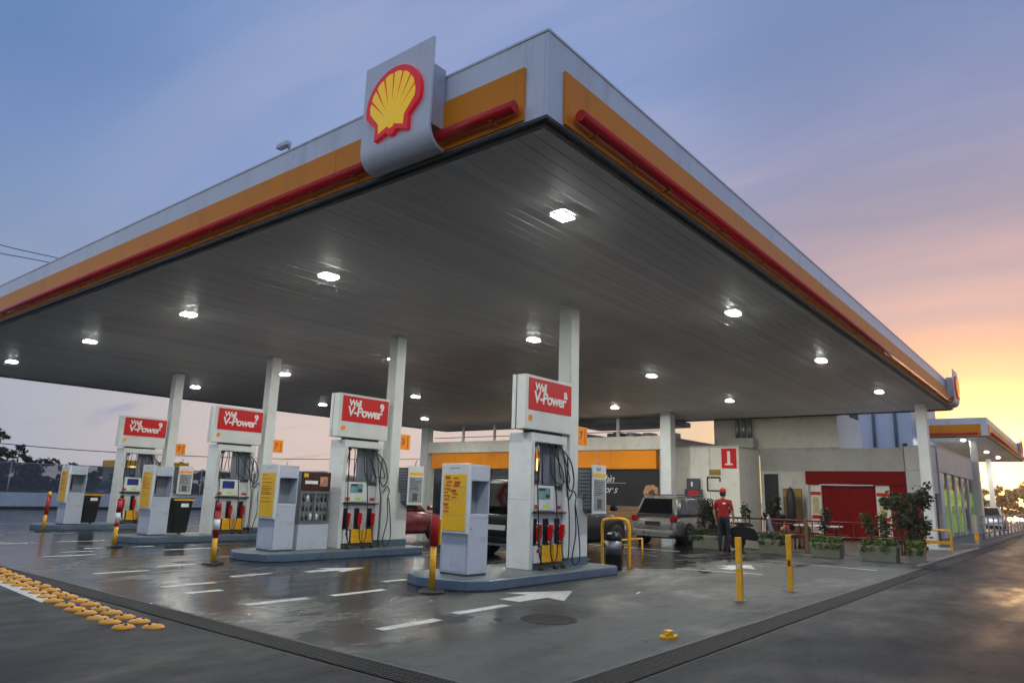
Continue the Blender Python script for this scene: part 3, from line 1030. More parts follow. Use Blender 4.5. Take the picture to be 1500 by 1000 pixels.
def fuel_pump(label, y, seed, screen_mat, text_top, symbol, dxs=0.0):
    rnd = random.Random(seed)
    t = thing('fuel_pump', label, 'fuel pump', (XP, y, IZ + 0.003), 0, 'white fuel pumps with red topped signs')
    # white end pier, header and back post of the housing
    B().box(0, 0.10, 0, 0.52, 0, 2.37, 0.008).build('end_pier', 'white', t)
    B().box(0.102, 1.14, 0.02, 0.50, 2.21, 2.368, 0.006).build('header', 'white', t)
    B().box(1.02, 1.14, 0.02, 0.50, 0.15, 2.208, 0.006).build('side_post', 'pump', t)
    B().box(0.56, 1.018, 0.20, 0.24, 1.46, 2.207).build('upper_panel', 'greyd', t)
    B().box(0.102, 1.018, 0.03, 0.49, 1.38, 1.455, 0.005).build('sill', 'darkgrey', t)
    B().box(0.102, 1.018, 0.05, 0.47, 0.10, 1.378, 0.005).build('dispenser_body', 'pump', t)
    B().box(0.104, 1.14, 0.01, 0.51, 0.0, 0.098, 0.006).build('plinth', 'darkgrey', t)
    d = B().box(0.13, 0.74, 0.012, 0.049, 1.0, 1.44, 0.008).build('display_housing', 'white', t)
    B().box(0.25, 0.60, 0.004, 0.0115, 1.20, 1.40, 0.003).build('screen', screen_mat, d)
    B().box(0.27, 0.45, 0.0, 0.0037, 1.35, 1.39).box(0.46, 0.58, 0.0, 0.0037, 1.23, 1.28).build('readout', 'plastic', d)
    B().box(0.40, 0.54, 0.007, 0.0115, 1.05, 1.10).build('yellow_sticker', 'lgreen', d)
    B().box(0.13, 0.25, 0.006, 0.0115, 1.03, 1.10).build('grade_label', 'letter', d)
    B().box(0.86, 1.0, 0.042, 0.0495, 1.03, 1.09).build('red_label', 'red', t)
    B().box(0.06, 1.06, -0.045, 0.05, 0.955, 0.98, 0.004).build('ledge', 'plastic', t)
    xs = (0.16, 0.50, 0.86)
    for i, x in enumerate(xs):
        f = B()
        f.box(x - 0.055, x + 0.055, 0.035, 0.0495, 0.42, 0.86).box(x - 0.055, x - 0.04, 0.012, 0.035, 0.42, 0.86).box(x + 0.04, x + 0.055, 0.012, 0.035, 0.42, 0.86)
        f.box(x - 0.055, x + 0.055, -0.03, 0.035, 0.41, 0.44)
        f.build('nozzle_holster', 'plastic', t)
        nozzle(t, x + 0.03, 0.74, seed * 10 + i)
    B().box(0.34, 0.62, -0.03, 0.049, 0.105, 0.40, 0.01).build('yellow_box', 'yelpaint', t)
    B().box(0.70, 0.95, -0.03, 0.049, 0.105, 0.40, 0.01).build('yellow_box', 'yelpaint', t)
    B().box(0.12, 0.30, -0.02, 0.049, 0.105, 0.38, 0.01).build('white_box', 'white', t)
    B().box(0.305, 0.335, -0.022, 0.049, 0.105, 0.40).build('blue_strip', 'plastic', t)
    B().box(0.18, 0.24, -0.025, -0.0195, 0.28, 0.34).build('round_badge', 'red', t)
    # hoses: up from the body, over the header hooks and down in loops to each nozzle
    tops = [(0.16, 0.10), (0.24, 0.13), (0.34, 0.10), (0.44, 0.13), (0.66, 0.05), (0.90, 0.03)]
    for i, (x, yy) in enumerate(tops):
        xx = x + rnd.uniform(-0.03, 0.03)
        dr = rnd.uniform(-0.10, 0.10)
        if i < 4:
            low = (x + dr, yy - 0.02, 1.48)
            pts = [(xx + 0.02, yy + 0.05, 2.2), (xx, yy - 0.03, 2.12), (xx - 0.03 + dr * 0.3, yy - 0.05, 1.85), low]
        else:
            bx = x + rnd.uniform(0.05, 0.25)
            pts = [(xx, yy + 0.02, 2.2), (xx + 0.02, yy - 0.06, 2.08), (bx, yy - 0.09, 1.78), (bx + 0.08, yy - 0.10, 1.56), (bx + 0.0, yy - 0.08, 1.46 + rnd.uniform(-0.06, 0.1)), (x - 0.02, yy - 0.06, 1.60), (x - 0.06, yy - 0.03, 1.95), (x - 0.02, yy, 2.18)]
        b = B()
        b.tube(spline(pts, 7), 0.0105, 7)
        b.build('hose', 'black', t)
    for i, x in enumerate(xs):
        x0 = x + (-0.05, 0.1, 0.05)[i]
        b = B()
        b.tube(spline([(x0 + 0.02, 0.04, 2.19), (x0, -0.06, 2.05), (x0 - 0.01 + 0.05 * i, -0.075, 1.5), (x0 + 0.02 + 0.08 * i, -0.08, 0.95), (x0 + 0.05 + 0.06 * i, -0.09, 0.3), (x + 0.09 + 0.03 * i, -0.10, 0.09 + 0.02 * i), (x + 0.05, -0.09, 0.16), (x + 0.03, -0.07, 0.32), (x + 0.03, -0.07, 0.48)], 7), 0.0115, 7)
        b.build('hose', 'black', t)
    b = B()
    b.tube(spline([(1.0, 0.0, 2.1), (1.16, -0.06, 1.9), (1.24, -0.08, 1.55), (1.14, -0.09, 1.36), (1.04, -0.07, 1.5), (1.08, -0.04, 2.0)], 7), 0.014, 7)
    b.build('hose', 'black', t)
    b = B()
    b.tube(spline([(1.20, 0.0, 1.20), (1.27, -0.05, 1.36), (1.36, -0.05, 1.26), (1.30, -0.07, 1.08), (1.32, -0.08, 0.6), (1.22, -0.07, 0.13), (1.30, -0.12, 0.04), (1.42, -0.11, 0.2), (1.40, -0.08, 0.7), (1.36, -0.04, 1.1)], 7), 0.012, 7)
    b.build('hose', 'black', t)
    for x in (0.2, 0.62, 0.86):
        B().box(x - 0.03, x + 0.03, 0.03, 0.09, 2.13, 2.205, 0.01).build('hose_clamp', 'plastic', t)
        B().lathe([(0.045, 0.0), (0.05, 0.03), (0.03, 0.07), (0.0, 0.075)], 10, (x, -0.12, 0.0)).build('hose_foot', 'plastic', t)
    B().box(-0.0025, -0.0003, 0.008, 0.512, 1.18, 1.184).build('panel_seam', 'darkgrey', t)
    for zz in (0.12, 1.12, 1.25, 2.28):
        for yy in (0.05, 0.47):
            B().lathe([(0.008, 0.0), (0.007, 0.003), (0.0, 0.0035)], 8, (-0.0035, yy, zz), 'x').build('screw', 'galv', t)
    # header sign
    s0, s1 = -0.23 + dxs, 1.24 + dxs
    sg = B().box(s0, s1, -0.01, 0.19, 2.42, 3.40, 0.006).build('sign_box', 'white', t)
    B().box(s0 + 0.012, s1 - 0.012, 0.19, 0.215, 2.43, 3.39).build('seam', 'gap', sg)
    B().box(s0, s1, 0.215, 0.30, 2.42, 3.40, 0.006).build('rear_panel', 'white', sg)
    B().box(s0 + 0.09, s1 - 0.03, -0.022, -0.0105, 2.77, 3.35, 0.003).build('red_panel', 'red', sg)
    cx = (s0 + s1) / 2 + 0.03
    lettering('V-Power', 0.30, sg, (cx - 0.03, -0.026, 3.00), '-y', 'wletter', 0.003, 0.008, 0.1, 0.92)
    lettering(text_top, 0.20, sg, (cx - 0.33, -0.026, 3.195), '-y', 'wletter', 0.003, 0.006, 0.1, 0.9)
    lettering(symbol, 0.25, sg, (cx + 0.47, -0.026, 3.16), '-y', 'wletter', 0.003, 0.010)
    B().lathe([(0.055, 0.0), (0.055, 0.01), (0.0, 0.011)], 16, (s0 + 0.15, -0.0215, 2.62), 'y').build('orange_emblem', 'orange', sg)
    B().box(0.1, 1.0, 0.04, 0.28, 2.37, 2.419).build('sign_mount', 'gap', t)
    return t


fuel_pump('white fuel pump with three red nozzles on the nearest island', ROWS[0], 1, 'screent', 'Wall', 'a')
fuel_pump('white fuel pump beside the grey glazed display cabinet', ROWS[1], 2, 'screent', 'Wall', '9', -0.02)
fuel_pump('white fuel pump on the third island, with a blue screen', ROWS[2], 3, 'screen', 'Wall', '9', 0.03)
fuel_pump('white fuel pump on the farthest island at left', ROWS[3], 4, 'screen', 'Wall', '9', 0.05)


def service_cabinet(label, y, seed, tall_text):
    rnd = random.Random(seed)
    t = thing('service_cabinet', label, 'cabinet', (8.55, y, IZ + 0.003), 0, 'grey cabinets with yellow posters')
    W, D, H = 0.47, 0.6, 1.72
    B().box(0, W, 0, D, 0.03, 0.94, 0.008).build('lower_body', 'grey', t)
    B().box(0.012, W - 0.012, 0.012, D - 0.012, 0, 0.03).build('kick_plinth', 'darkgrey', t)
    B().box(0, W, 0, D, 1.46, H, 0.008).build('upper_body', 'grey', t)
    B().box(0, 0.03, 0, D, 0.94, 1.46).build('side_wall', 'grey', t)
    B().box(W - 0.02, W, 0, D, 0.94, 1.46).build('side_wall', 'grey', t)
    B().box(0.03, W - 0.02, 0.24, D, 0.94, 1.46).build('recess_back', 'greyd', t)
    B().box(0.05, 0.16, 0.18, 0.24, 1.02, 1.36, 0.01).build('paper_dispenser', 'plastic' if seed != 1 else 'greyd', t)
    B().lathe([(0.010, 0), (0.010, 0.008), (0, 0.009)], 8, (0.05, -0.008, 0.72), 'y').build('lock', 'plastic', t)
    sm = B()
    sm.box(-0.0025, -0.0003, 0.03, 0.034, 0.06, 0.60).box(-0.0025, -0.0003, D - 0.034, D - 0.03, 0.06, 0.60).box(-0.0025, -0.0003, 0.034, D - 0.034, 0.06, 0.064).box(-0.0025, -0.0003, 0.034, D - 0.034, 0.596, 0.60)
    sm.build('door_seam', 'darkgrey', t)
    B().box(0.02, 0.45, -0.0025, -0.0003, 0.88, 0.884).build('side_seam', 'darkgrey', t)
    B().box(0.30, 0.42, -0.003, -0.0004, 0.50, 0.58).build('worn_sticker', mat('sticker_pale', (176, 178, 170), 0.5, var=0.3, scale=20), t)
    p = B().box(-0.045, -0.001, -0.006, D + 0.006, 0.64, H + 0.012, 0.006).build('poster_frame', 'white', t)
    zs = [0.68, 0.915, 1.14, 1.36, 1.56]
    for z0, z1 in zip(zs, zs[1:]):
        B().box(-0.050, -0.0455, 0.05, D - 0.06, z0 + 0.003, z1 - 0.003).build('yellow_sheet', 'yellow', p)
    B().box(-0.048, -0.0455, 0.2, 0.42, 1.655, 1.665).build('handle_slot', 'greyd', p)
    # rows of small red printed strokes, as on the sheets
    bb = B()
    if tall_text:
        # lettering running sideways up the sheet
        z = 1.50
        for row in (((0.44, 0.50), (0.28, 0.34), (0.20, 0.24)),):
            pass
        for (c0, c1, zz, h) in ((0.40, 0.50, 1.52, .02), (0.36, 0.47, 1.44, .018), (0.38, 0.49, 1.385, .018), (0.22, 0.33, 1.50, .02), (0.18, 0.30, 1.44, .018), (0.20, 0.32, 1.39, .016),
                                (0.40, 0.52, 1.33, .02), (0.44, 0.51, 1.27, .018), (0.40, 0.52, 1.22, .02), (0.40, 0.52, 1.16, .02), (0.26, 0.37, 1.31, .02), (0.22, 0.33, 1.25, .02), (0.25, 0.34, 1.20, .016),
                                (0.42, 0.53, 1.09, .02), (0.40, 0.50, 1.03, .018), (0.41, 0.52, 0.975, .02)):
            bb.box(-0.0535, -0.0502, c0, c1, zz - h / 2, zz + h / 2)
            bb.box(-0.0535, -0.0502, c0 + (c1 - c0) * rnd.choice((0.0, 0.82)), c0 + (c1 - c0) * rnd.choice((0.18, 1.0)) + 0.002, zz - h * 1.6, zz - h / 2) if rnd.random() < 0.6 else None
    else:
        z = 1.52
        while z > 0.98:
            y1 = 0.50
            yend = rnd.choice((0.36, 0.30, 0.22, 0.16))
            while y1 > yend:
                w = rnd.uniform(0.03, 0.07)
                bb.box(-0.0535, -0.0502, max(0.1, y1 - w), y1, z - 0.014, z)
                y1 -= w + 0.014
            z -= rnd.choice((0.034, 0.045, 0.075))
    bb.build('red_lettering', 'letter', p)
    return t


service_cabinet('grey service cabinet with big red strokes on yellow, nearest island', ROWS[0] - 0.03, 1, True)
service_cabinet('grey service cabinet standing next to the glazed display cabinet', ROWS[1] - 0.02, 2, False)
service_cabinet('grey service cabinet with a black bin behind it, third island', ROWS[2] - 0.05, 3, False)
service_cabinet('leftmost grey service cabinet on the farthest island', ROWS[3] - 0.5, 4, False)

# glazed display cabinet on the second island
t = thing('display_cabinet', 'low grey cabinet with glazed doors and dark printed header, second island', 'cabinet', (9.17, ROWS[1] + 0.06, IZ + 0.003))
B().box(0, 0.78, 0, 0.5, 0, 0.52, 0.008).build('base', 'grey', t)
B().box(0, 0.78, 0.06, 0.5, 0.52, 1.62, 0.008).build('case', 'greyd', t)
B().box(0.02, 0.76, 0.03, 0.059, 1.22, 1.61, 0.005).build('header_panel', mat('header_brown', (58, 26, 18), 0.3, var=0.5, scale=7), t)
B().box(0.10, 0.42, 0.024, 0.0295, 1.36, 1.43).build('white_strip', 'wletter', t)
B().box(0.06, 0.17, 0.024, 0.0295, 1.50, 1.58).build('yellow_mark', 'yellow', t)
B().box(0.48, 0.68, 0.024, 0.0295, 1.32, 1.52).build('picture', mat('picture_tan', (190, 140, 110), 0.4, var=0.5, scale=14), t)
f = B()
f.box(0.0, 0.78, 0.02, 0.059, 0.53, 0.58).box(0.0, 0.78, 0.02, 0.059, 1.16, 1.21).box(0.0, 0.05, 0.02, 0.059, 0.58, 1.16).box(0.73, 0.78, 0.02, 0.059, 0.58, 1.16).box(0.37, 0.41, 0.022, 0.059, 0.58, 1.16)
f.build('door_frame', 'steel', t)
for x0 in (0.052, 0.412):
    B().box(x0, x0 + 0.316, 0.045, 0.05, 0.582, 1.158).build('pane', 'clear', t)
    for zz in (0.60, 0.79, 0.98):
        B().box(x0, x0 + 0.316, 0.0505, 0.059, zz, zz + 0.012).build('shelf', 'steel', t)
        for q in range(3):
            xx = x0 + 0.06 + q * 0.1
            B().lathe([(0.03, 0), (0.03, 0.10), (0.012, 0.13), (0.012, 0.15), (0, 0.15)], 8, (xx, 0.058, zz + 0.013)).build('bottle', random.choice(('darkgrey', 'wletter', 'plastic')), t)


# wheelie bins


def wheelie(label, loc):
    t = thing('wheelie_bin', label, 'bin', loc, 0, 'black wheeled bins behind the service cabinets')
    b = B()
    A = [(-0.22, -0.24), (0.22, -0.24), (0.22, 0.24), (-0.22, 0.24)]
    lo = [b.bm.verts.new((x * 0.86, y * 0.86, 0.05)) for x, y in A]
    hi = [b.bm.verts.new((x * 1.12, y * 1.12, 0.88)) for x, y in A]
    b._f(lo[::-1])
    b._f(hi)
    fs = [b._f([lo[i], lo[(i + 1) % 4], hi[(i + 1) % 4], hi[i]]) for i in range(4)]
    bmesh.ops.bevel(b.bm, geom=list({e for f in fs for e in f.edges}), offset=0.02, segments=2, affect='EDGES')
    b.build('tub', 'plastic', t)
    B().box(-0.27, 0.27, -0.29, 0.29, 0.885, 0.925, 0.012).build('lid', 'plastic', t)
    B().box(-0.275, 0.275, -0.30, -0.275, 0.86, 0.90).build('yellow_rim', 'yelpaint', t)
    B().tube([(-0.2, 0.31, 0.86), (0.2, 0.31, 0.86)], 0.018).build('handle', 'plastic', t)
    for sx in (-0.21, 0.21):
        B().lathe([(0.09, -0.025), (0.1, -0.02), (0.1, 0.02), (0.09, 0.025)], 14, (sx, 0.22, 0.1), 'x').build('wheel', 'tyre', t)
    B().box(-0.06, 0.14, -0.262, -0.2575, 0.70, 0.80).build('white_label', 'wletter', t)


wheelie('black wheeled bin with yellow rim behind the third island cabinet', (9.38, ROWS[2] + 0.22, IZ + 0.003))
wheelie('black wheeled bin with yellow rim at the farthest island', (9.35, ROWS[3] - 0.02, IZ + 0.003))

# notice boards, number flags
for k, y in enumerate(ROWS):
    dx = 0.10 if k else 0
    t = thing('notice_board', 'grey leaflet box with white notice panel by the %s pump column' % RN[k], 'notice board', (11.86 + dx, y - 0.20, 1.10), 0, 'leaflet boxes on the pump columns')
    B().box(0, 0.50, 0.012, 0.34, 0.05, 0.88, 0.006).build('box', 'darkgrey', t)
    for i in range(11):
        B().box(-0.012, -0.0005, 0.04, 0.31, 0.10 + i * 0.068, 0.145 + i * 0.068).build('leaflet_slot', 'greyd', t)
    p = B().box(-0.005, 0.50, -0.012, 0.011, 0.0, 0.93, 0.005).build('white_panel', 'white', t)
    B().box(0.03, 0.47, -0.016, -0.0125, 0.70, 0.77).build('yellow_stripe', 'yellow' if k != 3 else 'orange', p)
    B().box(0.04, 0.46, -0.017, -0.0125, 0.06, 0.66).build('glazed_notice', mat('notice_grey', (150, 152, 152), 0.2, var=0.25, scale=12), p)
    nb = B()
    rnd = random.Random(k)
    for i in range(8):
        nb.box(0.07, rnd.uniform(0.2, 0.42), -0.0185, -0.0172, 0.60 - i * 0.035, 0.615 - i * 0.035)
    nb.box(0.16, 0.32, -0.0185, -0.0172, 0.10, 0.28)
    nb.build('notice_lines', 'darkgrey', p)
    B().tube(spline([(0.30, 0.1, 0.9), (0.33, 0.1, 1.0), (0.36, 0.1, 1.06)], 4), 0.014).build('clip', 'galv', t)
    B().box(-0.10, -0.0125, 0.15, 0.2, 0.3, 0.36).build('arm', 'galv', t)
    if k == 0:
        lettering('RuB', 0.10, p, (0.2, -0.0145, 0.85), '-y', 'darkgrey', 0.001, 0, 0.2)

    f = thing('number_flag', 'small orange number flag on the %s pump column' % RN[k], 'sign', (11.74 + dx, y + 0.12, 2.42), 0, 'orange number flags')
    B().box(0, 0.40, -0.02, 0.02, 0, 0.36, 0.006).build('plate', 'orange', f)
    lettering('7' if k != 1 else '3', 0.22, f, (0.17, -0.022, 0.18), '-y', 'letter', 0.001, 0.008)
    B().box(0.30, 0.32, -0.023, -0.0205, 0.03, 0.33).build('stripe', 'letter', f)
    B().box(-0.03, -0.001, -0.03, 0.03, 0.05, 0.31).build('mount', 'darkgrey', f)


# delineator posts


def delineator(label, x, y, h, style, tilt=0.0):
    t = thing('delineator_post', label, 'post', (x, y, 0.0), 0, 'yellow and red flexible posts')
    t.rotation_euler = (tilt, tilt * 0.5, 0)
    B().lathe([(0.20, 0.0), (0.20, 0.02), (0.15, 0.045), (0.08, 0.06), (0.0, 0.06)], 20).build('rubber_base', 'black', t)
    if style == 0:
        B().lathe([(0.045, 0.05), (0.045, h * 0.62), (0.0, h * 0.62)], 14).build('yellow_shaft', 'yelpaint', t)
        B().lathe([(0.062, h * 0.60), (0.062, h - 0.02), (0.05, h), (0.0, h)], 14).build('red_sleeve', 'redpaint', t)
        B().box(0.07, 0.10, -0.05, 0.05, h * 0.62, h * 0.96, 0.005).build('side_reflector', 'yelpaint', t)
    else:
        B().lathe([(0.045, 0.05), (0.045, h * 0.42), (0.0, h * 0.42)], 14).build('yellow_shaft', 'yelpaint', t)
        zs = [(0.42, 0.52, 'redpaint'), (0.52, 0.70, 'wletter'), (0.70, 0.94, 'redpaint')] if style == 1 else [(0.42, 0.86, 'redpaint')]
        for a, c, m_ in zs:
            B().lathe([(0.0, h * a), (0.052, h * a), (0.052, h * c), (0.0, h * c)], 14).build('band', m_, t)
        if style == 2:
            B().lathe([(0.0535, h * .55), (0.0535, h * .72)], 14).build('worn_label', 'wletter', t)
        B().lathe([(0.05, h * (0.94 if style == 1 else 0.86)), (0.05, h - 0.03), (0.02, h), (0.0, h)], 14).build('cap', 'yelpaint' if style == 3 else 'redpaint', t)


delineator('yellow post with thick red sleeve before the nearest island', 7.72, 7.62, 1.08, 0)
delineator('yellow and red post with worn label before the second island', 7.25, 12.85, 1.12, 2)
delineator('yellow post with red and white bands before the third island', 7.35, 17.3, 1.08, 1)
delineator('leftmost yellow post with orange top before the farthest island', 7.95, 23.4, 1.12, 3, R(2))

# yellow square bollards
for lab, x, y in (('nearer yellow square bollard with a blue sticker', 10.62, 4.18), ('farther yellow square bollard near the planters', 12.44, 4.04)):
    t = thing('yellow_bollard', lab, 'bollard', (x, y, 0), R(8), 'yellow square bollards')
    B().box(-0.042, 0.042, -0.042, 0.042, 0, 0.90, 0.008).build('shaft', 'yelpaint', t)
    B().box(-0.075, 0.11, -0.085, 0.085, 0.0, 0.012, 0.003).build('foot_plate', 'concrete', t)
    if 'nearer' in lab:
        B().box(-0.045, -0.0425, -0.025, 0.022, 0.46, 0.53).build('sticker', 'barrier', t)
    else:
        B().box(-0.045, -0.0425, -0.02, 0.02, 0.40, 0.50).build('bolt_scar', 'darkred', t)
# broken foot of a missing post
b = B()
b.prism([(-0.13, -0.06), (0.0, -0.09), (0.12, -0.05), (0.10, 0.05), (-0.02, 0.08), (-0.12, 0.05)], 'z', 0.0, 0.025)
b.prism([(-0.06, -0.04), (0.02, -0.05), (0.06, 0.02), (-0.03, 0.05)], 'z', 0.024, 0.075)
b.prism([(-0.10, -0.02), (-0.05, -0.04), (-0.04, 0.02)], 'z', 0.024, 0.05)
tag(b.build('broken_post_foot', 'yelpaint', None, (7.25, 3.62 + 0.02, 0.0)), 'broken yellow stub of a post on the ground before the bollards', 'post stub')

# litter bin and guard hoop
t = thing('litter_bin', 'dark round litter bin at the end of the nearest island', 'bin', (13.0, 7.72, 0))
B().lathe([(0.155, 0.0), (0.165, 0.02), (0.165, 0.60), (0.17, 0.605), (0.17, 0.64), (0.12, 0.72), (0.0, 0.74)], 22).build('drum', 'plastic', t)
B().lathe([(0.1675, 0.30), (0.1675, 0.56)], 22).build('steel_band', 'steel', t)
B().box(-0.175, -0.12, -0.08, 0.08, 0.62, 0.70, 0.01).build('mouth', 'black', t)
t = thing('guard_hoop', 'yellow tubular guard hoop beside the litter bin', 'guard rail', (13.25, 7.5, 0))
B().tube(spline([(0, 0, 0), (0, 0, 0.5), (0, 0, 0.86), (0, 0.09, 0.98), (0.05, 0.35, 0.99), (0.1, 0.62, 0.96), (0.1, 0.7, 0.86), (0.1, 0.7, 0.4), (0.1, 0.7, 0.0)], 5), 0.032, 10).build('hoop', 'yelpaint', t)
B().tube([(0, 0, 0.48), (0.1, 0.7, 0.48)], 0.02).build('cross_bar', 'yelpaint', t)
B().tube([(0.1, 0.7, 0.5), (2.2, 0.9, 0.5)], 0.02).tube([(2.2, 0.9, 0.5), (2.2, 0.9, 0)], 0.025).build('side_rail', 'yelpaint', t)

# raised road studs
ORD = ['first', 'second', 'third', 'fourth', 'fifth', 'sixth', 'seventh', 'eighth', 'ninth', 'tenth', 'eleventh', 'twelfth', 'thirteenth', 'fourteenth', 'fifteenth', 'sixteenth', 'seventeenth', 'eighteenth']
pos = []
for i, (x, y) in enumerate([(3.73, 7.61), (3.76, 8.0), (3.76, 8.34), (3.78, 8.71), (3.79, 9.04), (3.84, 9.44), (3.85, 9.79), (3.87, 10.19), (3.89, 10.53), (3.94, 10.96), (3.98, 11.4), (4.0, 11.85), (4.03, 12.3), (4.07, 12.7), (4.1, 13.1), (4.14, 13.5), (4.18, 13.9), (4.2, 14.3)]):
    pos.append((x, y))
for i, (x, y) in enumerate([(3.51, 7.78), (3.53, 8.15), (3.53, 8.46), (3.57, 8.86), (3.58, 9.19), (3.61, 9.57), (3.63, 9.97), (3.70, 10.4), (3.74, 10.84), (3.78, 11.25), (3.8, 11.7), (3.82, 12.1), (3.85, 12.5), (3.87, 12.9), (3.9, 13.3)]):
    pos.append((x, y))
sb = B()
sb.lathe([(0.112, 0.0), (0.109, 0.01), (0.09, 0.024), (0.055, 0.036), (0.02, 0.04), (0.0, 0.04)], 20)
stud_me = sb.mesh('road_stud', 'stud')
nub_me = B().lathe([(0.016, 0.0), (0.014, 0.012), (0.0, 0.013)], 8).mesh('bolt', 'iron')
for i, (x, y) in enumerate(pos):
    o = obj('road_stud', stud_me, None, (x, y, -0.012), random.uniform(0, 3))
    row, k = ('right', i) if i < 18 else ('left', i - 18)
    lab = 'domed yellow road stud, %s from the near end of the %s hand row' % (ORD[k], row)
    tag(o, lab, 'road stud', 'yellow domed road studs')
    for q in (-1, 1):
        obj('bolt', nub_me, o, (q * 0.045, 0, 0.034))

# ================================================================ buildings
# --- shop with the orange band, under the back of the canopy
t = thing('shop_building', 'long shop front with orange band and black poster behind the pumps', 'building', (29.5, 0, 0))
B().box(0.35, 7.5, 14.9, 30.0, 0, 4.15).build('wall', 'wallg', t)
B().box(-0.02, 0.345, 14.82, 29.98, 3.62, 4.24, 0.01).build('roof_beam', 'wall', t)
B().box(0.346, 7.6, 14.82, 30.05, 4.151, 4.22).build('roof', 'galv', t)
n = 6
for i in range(n):
    y0 = 15.32 + (29.7 - 15.32) * i / n
    B().box(0.06, 0.34, y0 + 0.006, y0 + (29.7 - 15.32) / n - 0.006, 2.74, 3.60, 0.01).build('orange_panel', 'orange', t)
p = B().box(0.24, 0.345, 15.32, 20.9, 1.07, 2.72, 0.006).build('black_poster', 'poster', t)
lettering('eathin', 0.50, p, (0.232, 18.2, 2.28), '-x', 'wletter', 0.003, -0.002, 0.45, 0.9)
lettering('ejor s', 0.50, p, (0.232, 18.0, 1.78), '-x', 'wletter', 0.003, -0.002, 0.45, 0.9)
B().box(0.232, 0.2395, 17.0, 19.3, 2.09, 2.105).build('underline', 'wletter', p)
b = B()
b.prism([(15.5, 1.08), (15.34, 1.2), (15.34, 1.9), (15.6, 2.05), (15.95, 2.0), (16.1, 1.7), (15.95, 1.3), (15.75, 1.08)], 'x', 0.235, 0.2395)
b.build('printed_picture', mat('print_tan', (190, 140, 104), 0.4, var=0.3, scale=5), p)
b = B()
b.prism([(15.45, 1.6), (15.6, 1.85), (15.85, 1.7), (15.6, 1.45)], 'x', 0.231, 0.2347)
b.build('printed_shade', mat('print_dark', (92, 50, 34), 0.4, var=0.4, scale=6), p)
for i in range(8):
    B().box(0.25, 0.345, 15.32, 20.9, 0.06 + i * 0.125, 0.165 + i * 0.125, 0.006).build('plank', 'wood', t)
for i in range(6):
    y0 = 21.0 + i * 1.45
    B().box(0.27, 0.30, y0 + 0.06, y0 + 1.39, 0.15, 2.66).build('pane', 'glass', t)
    B().box(0.2, 0.345, y0 - 0.05, y0 + 0.055, 0.0, 2.72, 0.005).build('mullion', 'steel', t)
B().box(0.1, 0.345, 21.1, 29.6, 0.0, 0.145).build('plinth', 'concrete', t)
for y0 in (17.3, 21.0, 25.0, 27.3):
    B().box(0.1, 0.2, y0, y0 + 0.12, 4.241, 5.14).build('clerestory_post', 'wall', t)
B().tube([(0.15, 15.2, 4.48), (0.15, 29.6, 4.48)], 0.02).build('hand_rail', 'darkgrey', t)
B().box(0.5, 3.5, 15.2, 20.4, 4.9, 5.14).build('upper_beam', 'darkgrey', t)
for i in range(9):
    y0 = 15.3 + i * 0.62
    B().box(0.6 + random.uniform(0, 1.5), 2.6, y0, y0 + random.uniform(0.25, 0.5), 4.222, 4.222 + random.uniform(0.15, 0.5), 0.02).build('roof_unit', random.choice(('galv', 'darkgrey', 'barrier')), t)
s = thing('shop_lamp', 'glowing warm lamp on the shop front behind the nearest pump', 'lamp', (29.55, 21.9, 2.95))
B().box(-0.06, 0.0, -0.16, 0.16, -0.32, 0.32, 0.02).build('shade', emission('lamp_warm', (255, 214, 140), 3.0), s)
B().box(0.001, 0.008, -0.2, 0.2, -0.36, 0.36).build('back_plate', 'darkgrey', s)
# interior strip lights behind the shop windows are too dim to show: left as dark reflecting glass

# --- block with the red number
t = thing('service_block', 'cream service block with red number one panel beside the grey car', 'building', (30.0, 11.65, 0))
B().box(0, 2.45, 0, 3.0, 0, 3.70, 0.01).build('wall', 'wall', t)
B().box(-0.04, 2.45, -0.04, 3.04, 3.70, 3.76, 0.01).build('coping', 'wallg', t)
B().box(-0.012, -0.001, 1.30, 1.33, 0, 3.69).build('joint', 'wallg', t)
p = B().box(-0.04, -0.001, 0.10, 0.76, 2.80, 3.64, 0.006).build('number_panel', 'red', t)
lettering('1', 0.72, p, (-0.043, 0.43, 3.22), '-x', 'wletter', 0.003, 0.03)
B().box(-0.044, -0.0405, 0.26, 0.60, 2.93, 3.0).build('number_foot', 'wletter', p)
B().box(-0.03, -0.001, 0.82, 1.34, 2.50, 2.74, 0.005).build('brass_plate', mat('brass', (150, 118, 40), 0.4, metal=0.6, var=0.3), t)
c = B()
c.box(-0.012, -0.001, 0.86, 1.46, 2.36, 2.44).box(-0.012, -0.001, 1.40, 1.47, 1.86, 2.36).box(-0.012, -0.001, 0.84, 1.46, 1.80, 1.87).box(-0.012, -0.001, 0.83, 0.90, 2.22, 2.40)
c.build('black_bracket_mark', 'black', t)
e = B().box(-0.22, -0.001, 1.66, 2.42, 0.75, 1.88, 0.01).build('meter_cupboard', 'darkgrey', t)
B().box(-0.226, -0.2205, 1.80, 2.25, 1.62, 1.80).build('red_label', 'red', e)
B().box(-0.18, -0.001, 1.76, 2.34, 1.89, 2.35, 0.01).build('meter_box', 'darkgrey', t)
B().box(-0.186, -0.1805, 2.05, 2.13, 2.0, 2.2).build('white_tag', 'wletter', t)

